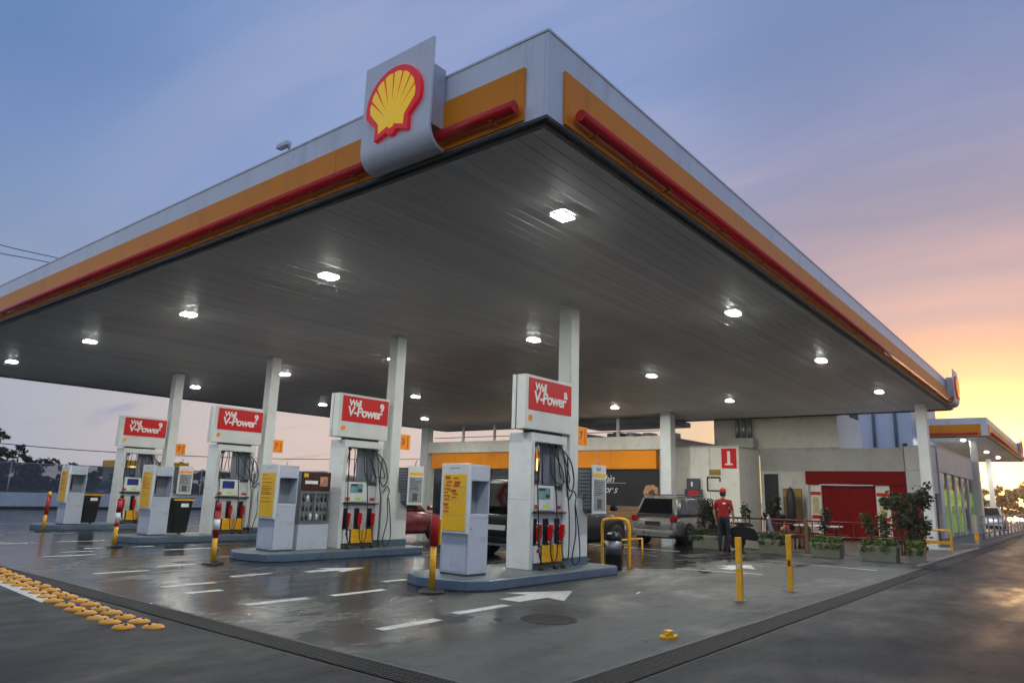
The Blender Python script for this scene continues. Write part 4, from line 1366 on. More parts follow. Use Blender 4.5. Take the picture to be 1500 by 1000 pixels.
# --- main back wall with door and the red shop
t = thing('rear_building', 'grey rear wall with dark door under the back of the canopy', 'building', (32.5, 5.0, 0))
B().box(0, 4.4, 0.75, 6.64, 0, 3.75).build('wall', 'wall', t)
B().box(-0.03, 0.0, 0.76, 6.62, 2.79, 3.74, 0.006).build('upper_band', 'wallg', t)
B().box(0.05, 4.3, 3.26, 8.8, 3.752, 5.30).build('upper_wall', 'wall', t)
B().box(-0.05, 0.04, 3.2, 6.62, 3.76, 3.80).build('ledge', 'wallg', t)
d = B().box(-0.02, -0.001, 5.84, 6.48, 0.0, 2.66).build('door', mat('door_dark', (46, 48, 48), 0.45, var=0.15), t)
B().tube([(-0.04, 5.92, 1.0), (-0.07, 5.92, 1.02), (-0.07, 6.02, 1.02)], 0.012).build('handle', 'chrome', d)
f = B()
f.box(-0.05, -0.001, 6.48, 6.56, 0, 2.74).box(-0.05, -0.001, 5.76, 5.84, 0, 2.74).box(-0.05, -0.001, 5.84, 6.48, 2.66, 2.74)
f.build('door_frame', 'white', t)
for i in range(3):
    B().tube([(-0.1, 7.0 + i * 0.3, 4.25), (-0.1, 7.0 + i * 0.3, 5.14)], 0.10, 12).build('duct', 'galv', t)
B().box(-0.6, 0.04, 6.7, 8.4, 3.80, 4.24, 0.02).build('duct_box', 'wallg', t)
B().tube([(-0.12, 0.70, 0.0), (-0.12, 0.70, 3.9)], 0.09, 10).build('downpipe', mat('pipe_brown', (82, 68, 58), 0.5), t)

t = thing('red_shop_front', 'dark red kiosk front with two poster panels behind the patio', 'shop front', (32.45, 5.75, 0))
B().box(-0.25, -0.032, 0.0, 3.85, 2.22, 2.785, 0.01).build('header', 'shopred', t)
B().box(-0.20, -0.032, 0.0, 0.62, 0, 2.215, 0.01).build('side_wall', 'shopred', t)
for i in range(2):
    B().box(-0.075, -0.035, 1.15 + i * 1.05, 2.195 + i * 1.05, 0.02, 2.215, 0.006).build('red_panel', 'shopred', t)
for y0, y1 in ((0.63, 1.14), (3.26, 3.72)):
    w = B().box(-0.16, -0.032, y0, y1, 0.0, 2.21, 0.006).build('poster_panel', 'wall', t)
    rnd = random.Random(int(y0 * 10))
    z = 2.0
    B().box(-0.165, -0.161, y0 + 0.02, y1 - 0.02, 1.78, 1.92).build('red_heading', 'red', w)
    B().box(-0.165, -0.161, y0 + 0.12, y1 - 0.10, 1.02, 1.70).build('cream_sheet', mat('sheet_cream', (206, 190, 130), 0.6, var=0.15, scale=6), w)
    B().box(-0.165, -0.161, y0 + 0.03, y1 - 0.05, 0.80, 0.95).build('red_strip', 'red', w)
    ln = B()
    for i in range(6):
        ln.box(-0.1648, -0.161, y0 + 0.05, y1 - rnd.uniform(0.05, 0.2), 0.30 + i * 0.07, 0.33 + i * 0.07)
    ln.build('printed_lines', 'redpaint', w)
B().box(-0.32, -0.034, 3.73, 3.86, 0, 2.214, 0.01).build('white_pilaster', 'white', t)
B().box(-0.26, -0.2505, 1.2, 3.3, 2.19, 2.235).build('header_trim', 'white', t)

t = thing('overhang_box', 'beige panelled overhang hanging right of the red kiosk', 'building', (32.2, 4.85, 1.95))
for i, (z0, z1) in enumerate(((0.0, 0.87), (0.88, 1.82))):
    B().box(0, 1.5, 0, 0.88, z0, z1, 0.008).build('clad_panel', 'panel', t)
B().box(0.5, 1.5, 0.1, 0.6, -1.95, -0.002).build('red_wall', 'shopred', t)

# --- corner building with lime windows
t = thing('corner_building', 'panelled corner building with lime green shop windows by the road', 'building', (33.8, 4.8, 0))
B().box(0.12, 10.9, 0.14, 0.92, 0, 3.80).build('wall', 'wallg', t)
for z0, z1 in ((0.2, 1.5), (1.51, 2.83), (2.84, 3.86)):
    B().box(0, 0.115, 0.0, 0.92, z0, z1, 0.008).build('clad_panel', 'panel', t)
for i in range(5):
    B().box(0.12 + i * 2.14, 0.11 + (i + 1) * 2.14, 0.0, 0.135, 2.85, 3.86, 0.01).build('clad_panel', 'panel', t)
for i in range(5):
    x0 = 0.14 + i * 2.12
    B().box(x0, x0 + (0.8 if i == 0 else 0.28), 0.02, 0.137, 0.2, 2.84, 0.01).build('pilaster', 'white', t)
    p = B().box(x0 + (0.81 if i == 0 else 0.29), x0 + 2.1, 0.09, 0.12, 0.32, 2.83).build('pane', 'glass', t)
    if i != 3:
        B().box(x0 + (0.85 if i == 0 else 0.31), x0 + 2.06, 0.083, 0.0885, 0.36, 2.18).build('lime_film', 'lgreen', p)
        B().box(x0 + 1.0, x0 + 1.7, 0.078, 0.0825, 1.15, 1.5).build('film_print', mat('film_green', (90, 150, 30), 0.3, var=0.4, scale=2), p)
B().box(0.0, 10.9, 0.0, 0.138, 0.0, 0.195).build('plinth', 'concrete', t)
B().box(-0.03, 11.0, -0.03, 0.94, 3.862, 3.92).build('roof', 'galv', t)
B().box(10.95, 11.15, -0.25, 0.5, 0.15, 3.8).build('end_fin', 'panel', t)

# --- tall pale building
t = thing('blue_white_building', 'tall blue white clad building behind the rear wall', 'building', (42.0, 7.0, 0))
B().box(0.1, 8, 0, 4.6, 0, 7.4).build('wall', 'bluewhite', t)
y = 0.0
for i, w in enumerate((0.75, 1.05, 0.9, 0.95, 0.9)):
    B().box(0.0, 0.098, y + 0.01, y + w - 0.01, 3.5, 7.4, 0.01).build('clad_panel', 'bluewhite', t)
    y += w
for y0 in (0.75, 1.80):
    B().tube([(-0.09, y0, 3.4), (-0.09, y0, 7.4)], 0.08, 10).build('pipe', mat('pipe_blue', (86, 98, 120), 0.5), t)
w = B().box(-0.02, -0.001, 2.55, 3.0, 4.75, 6.4).build('window', 'glass', t)
B().box(-0.04, -0.001, 0.15, 0.5, 4.0, 4.3).build('vent', 'gap', t)
B().box(-0.1, 8.1, -0.1, 4.7, 7.401, 7.5).build('roof', 'galv', t)

# --- pavement by the road
b = B()
b.box(31.2, 85, 3.38, 4.795, 0.0, 0.15, 0.02)
struct(b.build('pavement', 'concrete'))
b = B()
b.box(19.9, 31.2, 3.38, 3.5, 0.0, 0.06, 0.015)
struct(b.build('kerb_edge', 'concrete'))
b = B()
b.box(22.3, 31.15, 3.6, 10.4, 0.0, 0.02, 0.004)
struct(b.build('patio', mat('patio_paving', (96, 88, 80), 0.45, var=0.15, scale=1.5, bump=0.2, bscale=20, dirt=(60, 56, 50), dirt_amt=0.5)))

# --- railing along the road
t = thing('road_railing', 'pale metal railing running along the pavement at right', 'railing', (31.6, 3.47, 0.15))
B().box(-0.12, 0.12, -0.06, 0.06, 0, 1.0, 0.02).build('end_post', mat('post_beige', (186, 168, 140), 0.5, var=0.1), t)
B().box(-0.13, 0.13, -0.07, 0.07, 0.12, 0.36, 0.02).build('reflector_band', 'orange', t)
for i in range(1, 24):
    B().tube([(i * 2.0, 0, 0), (i * 2.0, 0, 0.98)], 0.03, 8).build('post', 'galv', t)
for z in (0.98, 0.66, 0.34):
    B().tube([(0, 0, z), (46, 0, z)], 0.026, 8).build('rail', 'galv', t)
B().box(0.14, 46, -0.02, 0.02, -0.0, 0.12).build('kick_rail', 'concrete', t)
t = thing('yellow_barrier', 'low yellow barrier with plates beside the end planter', 'barrier', (26.4, 3.75, 0))
B().tube(spline([(0, 0.55, 0), (0, 0.55, 0.6), (0, 0.5, 0.7), (0, 0.0, 0.72), (0, -0.15, 0.66), (0, -0.16, 0.3), (0, -0.16, 0)], 5), 0.035, 10).build('hoop', 'yelpaint', t)
B().box(-0.02, 0.02, -0.15, 0.54, 0.30, 0.40, 0.006).build('plate', 'yelpaint', t)
B().box(-0.025, 0.025, -0.15, 0.54, 0.12, 0.20, 0.006).build('plate', 'wletter', t)

# ================================================================ patio things


def planter(label, y0, y1, seed, tall=0, m_='leaf', yellowish=False):
    rnd = random.Random(seed)
    L = y1 - y0
    t = thing('concrete_planter', label, 'planter', (21.0, (y0 + y1) / 2, 0), R(rnd.uniform(-3, 3)), 'concrete planters along the patio edge')
    b = B()
    A = [(-0.2, -L / 2), (0.2, -L / 2), (0.2, L / 2), (-0.2, L / 2)]
    lo = [b.bm.verts.new((x * 0.88, y * 0.93, 0)) for x, y in A]
    hi = [b.bm.verts.new((x * 1.08, y * 1.02, 0.40)) for x, y in A]
    fs = [b._f(lo[::-1]), b._f(hi)] + [b._f([lo[i], lo[(i + 1) % 4], hi[(i + 1) % 4], hi[i]]) for i in range(4)]
    bmesh.ops.bevel(b.bm, geom=list({e for f in fs for e in f.edges}), offset=0.015, segments=1, affect='EDGES')
    b.build('trough', 'planter', t)
    B().box(-0.17, 0.17, -L / 2 + 0.04, L / 2 - 0.04, 0.395, 0.412).build('soil', 'soil', t)
    b = B()
    cs = [(rnd.uniform(-0.12, 0.1), -L / 2 + L * (i + 0.5) / 6, 0.46 + rnd.uniform(0, 0.06), 0.2, L / 9, 0.12) for i in range(6)]
    cs += [(-0.21, rnd.uniform(-L / 2, L / 2), 0.33, 0.06, 0.10, 0.13) for _ in range(6)]
    leaves(b, cs, 760, 0.07, rnd=rnd)
    b.build('foliage', 'leafl' if yellowish else 'leaf', t)
    for k in range(tall):
        x, y = rnd.uniform(-0.08, 0.08), -L / 2 + L * (k + 0.6) / max(tall, 1) * 0.9
        h = rnd.uniform(0.75, 1.1)
        st = spline([(x, y, 0.40), (x + rnd.uniform(-.06, .06), y + rnd.uniform(-.06, .06), 0.4 + h * 0.5), (x + rnd.uniform(-.15, .15), y + rnd.uniform(-.15, .15), 0.4 + h)], 5)
        sp = B()
        sp.tube(st, [0.012] * 5 + [0.009] * 3 + [0.006] * (len(st) - 8), 6)
        s_ = sp.build('stem', 'bark', t)
        b = B()
        leaves(b, [(p.x, p.y, p.z, 0.2, 0.2, 0.14) for p in st[4:]], 210, 0.095, rnd=rnd)
        b.build('stem_leaves', m_, t)
    return t


planter('concrete planter with tall leafy stems beside the grey car', 8.75, 9.62, 11, 3, 'leafd')
planter('concrete planter with low green mound right of the attendant', 6.85, 7.60, 12)
planter('concrete planter with trailing leaves left of the patio gap', 5.40, 6.20, 13, 1, 'leafd', True)
planter('concrete planter with two leafy stems before the red kiosk', 4.05, 4.95, 14, 2, 'leaf', True)
planter('end concrete planter under the big dark shrub', 3.45, 3.85, 15, 0, 'leaf', True)


def shrub(name, label, loc, blobs, n, size, m_, stems, seed, cat='shrub'):
    rnd = random.Random(seed)
    t = thing(name, label, cat, loc)
    b = B()
    for s in stems:
        st = spline(s, 5)
        b.tube(st, [0.03 - 0.02 * i / len(st) for i in range(len(st))], 6)
    b.build('stems', 'bark', t)
    b = B()
    leaves(b, blobs, n, size, rnd=rnd)
    b.build('foliage', m_, t)
    return t


shrub('large_shrub', 'big dark broad-leaved shrub at the end of the patio', (21.75, 3.80, 0),
      [(0, 0.3, 1.55, 0.4, 0.42, 0.32), (0.1, -0.25, 1.65, 0.4, 0.3, 0.4), (-0.1, 0.1, 1.05, 0.45, 0.42, 0.4), (0, -0.25, 0.9, 0.35, 0.25, 0.35), (0.0, 0.62, 1.5, 0.3, 0.2, 0.25), (0, 0, 0.5, 0.35, 0.35, 0.3), (0.1, -0.42, 2.0, 0.15, 0.12, 0.12)],
      1500, 0.125, 'leafm', [((0, 0, 0), (0.05, 0.1, 0.7), (0, 0.3, 1.5)), ((0, 0, 0), (-0.05, -0.1, 0.7), (0.1, -0.3, 1.6)), ((0, 0.05, 0), (0, 0.3, 0.6), (0, 0.5, 1.2))], 21)
shrub('potted_shrub', 'dark leafy potted shrub before the dark door', (26.0, 8.9, 0.02),
      [(0, 0, 1.25, 0.28, 0.3, 0.28), (0, 0.22, 0.95, 0.25, 0.25, 0.25), (0, -0.2, 0.85, 0.28, 0.28, 0.3), (0, -0.1, 1.5, 0.18, 0.16, 0.16)], 420, 0.13, 'leafd',
      [((0, 0, 0), (0.03, 0.05, 0.6), (0, 0.1, 1.4)), ((0, 0, 0), (-0.05, -0.1, 0.5), (0, -0.2, 1.0))], 22)
shrub('climbing_plant', 'leafy plant between the grey car and the attendant', (21.9, 8.9, 0),
      [(0, 0.15, 1.15, 0.3, 0.4, 0.3), (0, -0.55, 1.1, 0.22, 0.2, 0.35), (0, 0.3, 0.7, 0.35, 0.45, 0.35), (0, -0.1, 0.5, 0.3, 0.4, 0.3)], 900, 0.11, 'leafm',
      [((0, 0, 0), (0, 0.1, 0.6), (0, 0.2, 1.2)), ((0, -0.4, 0), (0, -0.5, 0.6), (0, -0.55, 1.2))], 23)
for i, (x, y, z, m_) in enumerate(((22.4, 7.35, 0.75, 'flower'), (23.2, 6.95, 0.9, 'floweryel'))):
    t = thing('flower_pot', ('pot of orange flowers by the patio railing', 'pot of pale yellow flowers behind the orange ones')[i], 'flower pot', (x, y, 0))
    B().lathe([(0.10, 0), (0.14, z * 0.55), (0.15, z * 0.57), (0.12, z * 0.57), (0, z * 0.55)], 14).build('pot', 'darkred', t)
    b = B()
    leaves(b, [(0, 0, z * 0.72, 0.16, 0.16, 0.16)], 70, 0.10)
    b.build('leaves', 'leaf', t)
    b = B()
    leaves(b, [(0, 0, z * 0.88, 0.13, 0.13, 0.14)], 60, 0.07)
    b.build('blooms', m_, t)

t = thing('patio_railing', 'dark red steel railing with wooden posts round the patio', 'railing', (22.1, 3.9, 0))
for z in (0.92, 0.50):
    B().tube([(0, 0.1, z), (0, 5.2, z)], 0.026, 8).build('rail', 'darkred', t)
y = 0.35
while y < 5.1:
    B().box(-0.012, 0.012, y - 0.012, y + 0.012, 0.5, 0.92).build('baluster', 'darkred', t)
    y += 0.37
for y in (0.1, 2.75, 5.2):
    B().box(-0.05, 0.05, y - 0.045, y + 0.045, 0, 0.98, 0.008).build('post', 'brown', t)


def picnic_table(label, x, y, m_, top):
    t = thing('patio_table', label, 'table', (x, y, 0.02), 0, 'patio tables')
    for i in range(4):
        B().box(-0.36 + i * 0.18, -0.19 + i * 0.18, -0.65, 0.65, 0.70, 0.735, 0.004).build('plank', top, t)
    for s in (-1, 1):
        B().box(-0.3, 0.3, s * 0.5 - 0.03, s * 0.5 + 0.03, 0.64, 0.698).build('batten', m_, t)
        for q in (-1, 1):
            B().tube([(q * 0.12, s * 0.5, 0.68), (q * 0.42, s * 0.5, 0.0)], 0.03, 6).build('leg', m_, t)
        B().box(s * 0.72 - 0.14, s * 0.72 + 0.14, -0.65, 0.65, 0.42, 0.455, 0.004).build('bench', m_, t)
        B().box(-0.84, 0.84, s * 0.5 - 0.025, s * 0.5 + 0.025, 0.36, 0.418).build('bench_bearer', m_, t)
        for q in (-1, 1):
            B().tube([(q * 0.78, s * 0.5, 0.37), (q * 0.78, s * 0.5, 0.0)], 0.025, 6).build('leg', m_, t)


picnic_table('white topped patio table before the left poster', 24.2, 6.9, 'darkred', 'white')
picnic_table('dark red patio table before the red kiosk wall', 24.6, 5.0, 'darkred', 'darkred')
picnic_table('dark red patio table beside the brown board', 25.0, 8.0, 'darkred', 'darkred')
t = thing('menu_board', 'brown board with yellow top beside the dark door', 'board', (31.6, 9.75, 0.02))
B().box(0, 0.06, -0.15, 0.65, 0.0, 2.0, 0.01).build('board', 'brown', t)
B().box(-0.012, -0.001, -0.13, 0.63, 1.66, 1.96).build('yellow_band', mat('board_yellow', (150, 120, 40), 0.5, var=0.25), t)
t = thing('folded_umbrella', 'folded black patio umbrella standing before the brown board', 'umbrella', (30.9, 9.85, 0.02))
B().lathe([(0.22, 0.0), (0.22, 0.06), (0.04, 0.08), (0.03, 0.3), (0.10, 0.34), (0.17, 0.6), (0.19, 1.2), (0.16, 1.8), (0.08, 2.0), (0.0, 2.03)], 12).build('canopy', 'black', t)
B().lathe([(0.02, 2.0), (0.02, 2.1), (0, 2.1)], 8).build('tip', 'chrome', t)

# ================================================================ vehicles


def car(name, label, loc, rz, paint, L=4.3, W=1.75, H=1.5, clear=0.2, belt=0.92, hood=1.1, boot=0.35, cabf=None, cabr=None, wr=0.33, rails=False, box=0.0):
    """front towards +x. hood = length of bonnet, boot = length of tail behind the rear glass"""
    t = thing(name, label, 'car', loc, rz)
    h = W / 2
    xs = L / 2
    st = [(-xs, 0.40, 0.66 * belt + 0.1, 0.82), (-xs + 0.10, clear, belt * 0.96, 0.95), (-xs + 0.6, clear, belt, 1.0), (0, clear, belt, 1.0), (xs - hood, clear, belt - 0.01, 1.0), (xs - hood * 0.45, clear, belt - 0.10, 0.98), (xs - 0.18, clear, belt - 0.22, 0.92), (xs, 0.34, 0.60, 0.76)]
    b = B()
    rings = []
    for x, zb, zt, f in st:
        w = h * f
        zm = (zb + zt) / 2
        ring = [(w * 0.86, zb), (w * 0.99, zb + 0.12), (w, zm), (w * 0.97, zt - 0.08), (w * 0.88, zt), (-w * 0.88, zt), (-w * 0.97, zt - 0.08), (-w, zm), (-w * 0.99, zb + 0.12), (-w * 0.86, zb)]
        rings.append([b.bm.verts.new((x, y, z)) for y, z in ring])
    fs = [b._f(rings[0]), b._f(rings[-1][::-1])]
    for r0, r1 in zip(rings, rings[1:]):
        for i in range(10):
            fs.append(b._f([r0[i], r0[(i + 1) % 10], r1[(i + 1) % 10], r1[i]]))
    bmesh.ops.recalc_face_normals(b.bm, faces=[f for f in fs if f])
    for f in b.bm.faces:
        f.smooth = True
    body = b.build('body', paint, t)
    md = body.modifiers.new('round', 'SUBSURF')
    md.levels = md.render_levels = 2
    # cabin
    xr0, xf0 = -xs + boot * 0.4 + 0.06, xs - hood + 0.15
    xr1, xf1 = -xs + boot + 0.28, xs - hood - 0.62
    w0, w1 = h * 0.90, h * 0.72
    z0, z1 = belt - 0.06, H
    b = B()
    V = [(xr0, -w0, z0), (xf0, -w0, z0), (xf0, w0, z0), (xr0, w0, z0), (xr1, -w1, z1), (xf1, -w1, z1), (xf1, w1, z1), (xr1, w1, z1)]
    v = [b.bm.verts.new(p) for p in V]
    fs = [b._f([v[i] for i in q]) for q in ((3, 2, 1, 0), (4, 5, 6, 7), (0, 1, 5, 4), (1, 2, 6, 5), (2, 3, 7, 6), (3, 0, 4, 7))]
    bmesh.ops.bevel(b.bm, geom=list({e for f in fs for e in f.edges}), offset=0.07, segments=3, affect='EDGES')
    for f in b.bm.faces:
        f.smooth = True
    b.build('cabin', paint, t)
    V = [Vector(p) for p in V]

    def pane(q, u0, u1, v0, v1, nm):
        a, b_, c, d = [V[i] for i in q]     # bottom-left, bottom-right, top-right, top-left
        P = lambda u, w_: (a.lerp(b_, u)).lerp(d.lerp(c, u), w_)
        nrm = (b_ - a).cross(d - a).normalized()
        bb = B()
        pts = [P(u0, v0), P(u1, v0), P(u1 - 0.02, v1), P(u0 + 0.02, v1)]
        lo = [bb.bm.verts.new(p + nrm * 0.002) for p in pts]
        hi = [bb.bm.verts.new(p + nrm * 0.010) for p in pts]
        bb._f(hi)
        for i in range(4):
            bb._f([lo[i], lo[(i + 1) % 4], hi[(i + 1) % 4], hi[i]])
        bb.build(nm, 'carglass', t)
    pane((1, 2, 6, 5), 0.07, 0.93, 0.12, 0.90, 'windscreen')
    pane((3, 0, 4, 7), 0.09, 0.91, 0.16, 0.86, 'rear_window')
    for q in ((0, 1, 5, 4), (2, 3, 7, 6)):
        seq = ((0.10, 0.28), (0.30, 0.58), (0.60, 0.90)) if q[0] == 0 else ((0.10, 0.40), (0.42, 0.70), (0.72, 0.90))
        for u0, u1 in seq:
            pane(q, u0, u1, 0.16, 0.86, 'side_window')
    for sx in (-xs + 0.78, xs - 0.82):
        for sy in (-1, 1):
            w_ = obj('wheel', None, t, (sx, sy * (h - 0.11), wr))
            B().lathe([(wr * 0.62, -0.1), (wr * 0.95, -0.105), (wr, -0.07), (wr, 0.07), (wr * 0.95, 0.105), (wr * 0.62, 0.1)], 24, axis='y').build('tyre', 'tyre', w_)
            r = B()
            r.lathe([(wr * 0.64, -0.07), (wr * 0.64, 0.07)], 24, axis='y')
            r.lathe([(wr * 0.16, -0.11), (wr * 0.16, 0.11)], 10, axis='y')
            for k in range(6):
                a = k * math.pi / 3
                r.tube([(0, -0.085, 0), (math.cos(a) * wr * 0.6, -0.085, math.sin(a) * wr * 0.6)], 0.028, 5)
                r.tube([(0, 0.085, 0), (math.cos(a) * wr * 0.6, 0.085, math.sin(a) * wr * 0.6)], 0.028, 5)
            r.build('rim', 'rim', w_)
            B().lathe([(wr * 1.16, -0.02), (wr * 1.16, 0.02), (0, 0.02)], 24, (sx, sy * (h - 0.012), wr + 0.015), 'y').build('wheel_arch', 'black', t)
            w_.location.y = sy * (h - 0.085)
    for sy in (-1, 1):
        B().box(-xs - 0.01, -xs + 0.16, min(sy * h * 0.70, sy * h * 0.93), max(sy * h * 0.70, sy * h * 0.93), belt - 0.20, belt - 0.02, 0.03).build('tail_light', 'lampred', t)
        B().box(xs - 0.22, xs - 0.06, min(sy * h * 0.52, sy * h * 0.86), max(sy * h * 0.52, sy * h * 0.86), 0.55, 0.68, 0.03).build('head_light', 'lampclear', t)
        B().box(xs - hood - 0.05, xs - hood + 0.12, min(sy * h * 0.98, sy * (h + 0.15)), max(sy * h * 0.98, sy * (h + 0.15)), belt, belt + 0.13, 0.03).build('mirror', paint, t)
        if rails:
            B().tube([(xr1 + 0.1, sy * w1 * 0.93, z1 + 0.04), (xf1 - 0.1, sy * w1 * 0.93, z1 + 0.04)], 0.02, 8).build('roof_rail', 'darkgrey', t)
    B().box(-xs - 0.05, -xs + 0.14, -h * 0.86, h * 0.86, 0.30, 0.48, 0.05, 2).build('rear_bumper', paint, t)
    B().box(-xs - 0.055, -xs - 0.02, -h * 0.7, h * 0.7, 0.27, 0.33, 0.01).build('bumper_trim', 'rim', t)
    B().box(-xs - 0.03, -xs - 0.004, -0.26, 0.26, 0.62, 0.73).build('number_plate', 'wletter' if 'grey' not in label else 'plastic', t)
    B().box(xs - 0.10, xs + 0.03, -h * 0.8, h * 0.8, 0.26, 0.46, 0.05, 2).build('front_bumper', 'plastic', t)
    return t


car('parked_car', 'grey compact SUV seen from behind, parked left of the attendant', (22.7, 10.78, 0), R(-3), 'cargrey', 4.0, 1.70, 1.52, 0.20, 0.93, 0.95, 0.14, wr=0.32, rails=True)
car('parked_car', 'red car in the lane between second and third islands', (14.3, 16.2, 0), R(0), 'carred', 4.3, 1.74, 1.42, 0.18, 0.90, 1.25, 0.5)
car('parked_car', 'black SUV behind the nearest island', (15.2, 10.75, 0), R(0), 'carblack', 4.6, 1.86, 1.78, 0.24, 1.08, 1.1, 0.12, wr=0.37, rails=True)
car('parked_car', 'white car beyond the railing under the setting sun', (55, 5.3, 0.0), R(182), 'carwhite', 4.5, 1.8, 1.55, 0.2, 0.95, 1.2, 0.5)
car('parked_car', 'blue car behind the far fence, right of the farthest cabinet', (22.5, 52, 0.1), R(20), 'carblue', 4.3, 1.75, 1.48)
car('parked_car', 'pale car behind the far fence at left', (11.5, 50, 0.1), R(-10), 'cargrey', 4.3, 1.75, 1.48)

# scooter by the attendant
t = thing('scooter', 'dark motor scooter with silver fairing parked by the attendant', 'scooter', (21.9, 8.05, 0), R(-70))
for x in (-0.55, 0.6):
    B().lathe([(0.14, -0.05), (0.22, -0.05), (0.24, 0), (0.22, 0.05), (0.14, 0.05)], 18, (x, 0, 0.24), 'y').build('wheel', 'tyre', t)
    B().lathe([(0.14, -0.03), (0.14, 0.03), (0, 0.03)], 12, (x, 0, 0.24), 'y').build('rim', 'rim', t)
B().prism([(-0.8, 0.62), (-0.75, 0.42), (-0.3, 0.30), (0.2, 0.26), (0.3, 0.34), (0.1, 0.36), (-0.05, 0.62), (-0.5, 0.74)], 'y', -0.15, 0.15, 0.03).build('body', 'carblack', t)
B().prism([(0.28, 0.28), (0.5, 0.5), (0.42, 0.95), (0.30, 1.0), (0.34, 0.6)], 'y', -0.2, 0.2, 0.03).build('fairing', 'rim', t)
B().prism([(-0.75, 0.74), (-0.72, 0.80), (-0.2, 0.80), (-0.05, 0.72), (-0.1, 0.68)], 'y', -0.14, 0.14, 0.02).build('seat', 'black', t)
B().tube([(0.6, 0, 0.24), (0.45, 0, 0.7), (0.36, 0, 1.04)], 0.025).build('fork', 'galv', t)
B().tube([(0.30, -0.32, 1.04), (0.36, -0.1, 1.06), (0.36, 0.1, 1.06), (0.30, 0.32, 1.04)], 0.016).build('handlebar', 'black', t)

# ================================================================ attendant


def skin_mesh(name, verts, edges, mats, parent=None, root=0, sub=2, assign=None):
    me = bpy.data.meshes.new(name)
    me.from_pydata([v[:3] for v in verts], edges, [])
    o = bpy.data.objects.new(name, me)
    col.objects.link(o)
    md = o.modifiers.new('skin', 'SKIN')
    md.use_smooth_shade = True
    for i, v in enumerate(verts):
        sv = me.skin_vertices[0].data[i]
        sv.radius = (v[3], v[4] if len(v) > 4 else v[3])
        sv.use_root = (i == root)
    ms = o.modifiers.new('sub', 'SUBSURF')
    ms.levels = ms.render_levels = sub
    dg = bpy.context.evaluated_depsgraph_get()
    dg.update()
    nm = bpy.data.meshes.new_from_object(o.evaluated_get(dg))
    bpy.data.objects.remove(o)
    nm.materials.clear()
    for m_ in mats:
        nm.materials.append(M[m_])
    for p in nm.polygons:
        p.use_smooth = True
        if assign:
            p.material_index = assign(p.center)
    return obj(name, nm, parent)


person = thing('person', 'person in red shirt and red cap standing with back turned near the planters', 'person', (20.35, 8.42, 0), R(8))
# front faces +x; y is left
V = [(0, 0, 0.95, 0.125, 0.16), (0, 0, 1.10, 0.115, 0.145), (0.01, 0, 1.25, 0.125, 0.165), (0, 0, 1.38, 0.11, 0.15), (-0.005, 0, 1.47, 0.055), (0.01, 0, 1.53, 0.052), (0.015, 0, 1.60, 0.078, 0.07), (0.02, 0, 1.68, 0.082, 0.072), (0.015, 0, 1.735, 0.05)]
E_ = [(i, i + 1) for i in range(8)]


def chain(start, pts):
    prev = start
    for p in pts:
        V.append(p)
        E_.append((prev, len(V) - 1))
        prev = len(V) - 1
    return prev


HANDS = []
for s in (1, -1):
    chain(0, [(0.0, s * 0.095, 0.86, 0.098), (0.015, s * 0.105, 0.66, 0.078), (0.02, s * 0.11, 0.49, 0.060), (0.0, s * 0.115, 0.32, 0.060), (-0.01, s * 0.12, 0.10, 0.044), (0.0, s * 0.12, 0.05, 0.045), (0.10, s * 0.135, 0.035, 0.040), (0.17, s * 0.14, 0.03, 0.032)])
    w = chain(3, [(0, s * 0.18, 1.40, 0.065), (-0.01, s * 0.235, 1.27, 0.056), (0.0, s * 0.265, 1.12, 0.046), (0.06, s * 0.265, 0.98, 0.038), (0.12, s * 0.25, 0.88, 0.028), (0.15, s * 0.245, 0.83, 0.036, 0.02)])
    HANDS.append((0.15, s * 0.245, 0.83, s))


def who(c):
    if c.z < 0.075:
        return 3
    if c.z < 0.97 and abs(c.y) < 0.225 and c.x < 0.2:
        return 2
    if 0.97 <= c.z < 1.465 and (abs(c.y) < 0.20 or c.z > 1.16):
        return 1
    return 0


body = skin_mesh('body', V, E_, ['skin', 'shirt', 'trouser', 'shoe'], person, 0, 2, who)
for hx, hy, hz, s in HANDS:
    fv = []
    fe = []
    for k in range(4):
        yo = (k - 1.5) * 0.02
        ln = (0.075, 0.085, 0.08, 0.06)[k]
        i0 = len(fv)
        fv += [(0, yo, 0, 0.011), (0.02, yo, -0.04, 0.010), (0.02 + ln * 0.3, yo * 1.1, -0.04 - ln * 0.55, 0.009), (0.015 + ln * 0.15, yo * 1.1, -0.04 - ln, 0.0075)]
        fe += [(i0, i0 + 1), (i0 + 1, i0 + 2), (i0 + 2, i0 + 3)]
        m_ = skin_mesh('finger', [(hx + v[0], hy + v[1], hz + v[2], v[3]) for v in fv[i0:]], [(0, 1), (1, 2), (2, 3)], ['skin'], body, 0, 1)
    skin_mesh('thumb', [(hx, hy - s * 0.03, hz + 0.01, 0.012), (hx + 0.04, hy - s * 0.045, hz - 0.015, 0.011), (hx + 0.06, hy - s * 0.035, hz - 0.05, 0.008)], [(0, 1), (1, 2)], ['skin'], body, 0, 1)
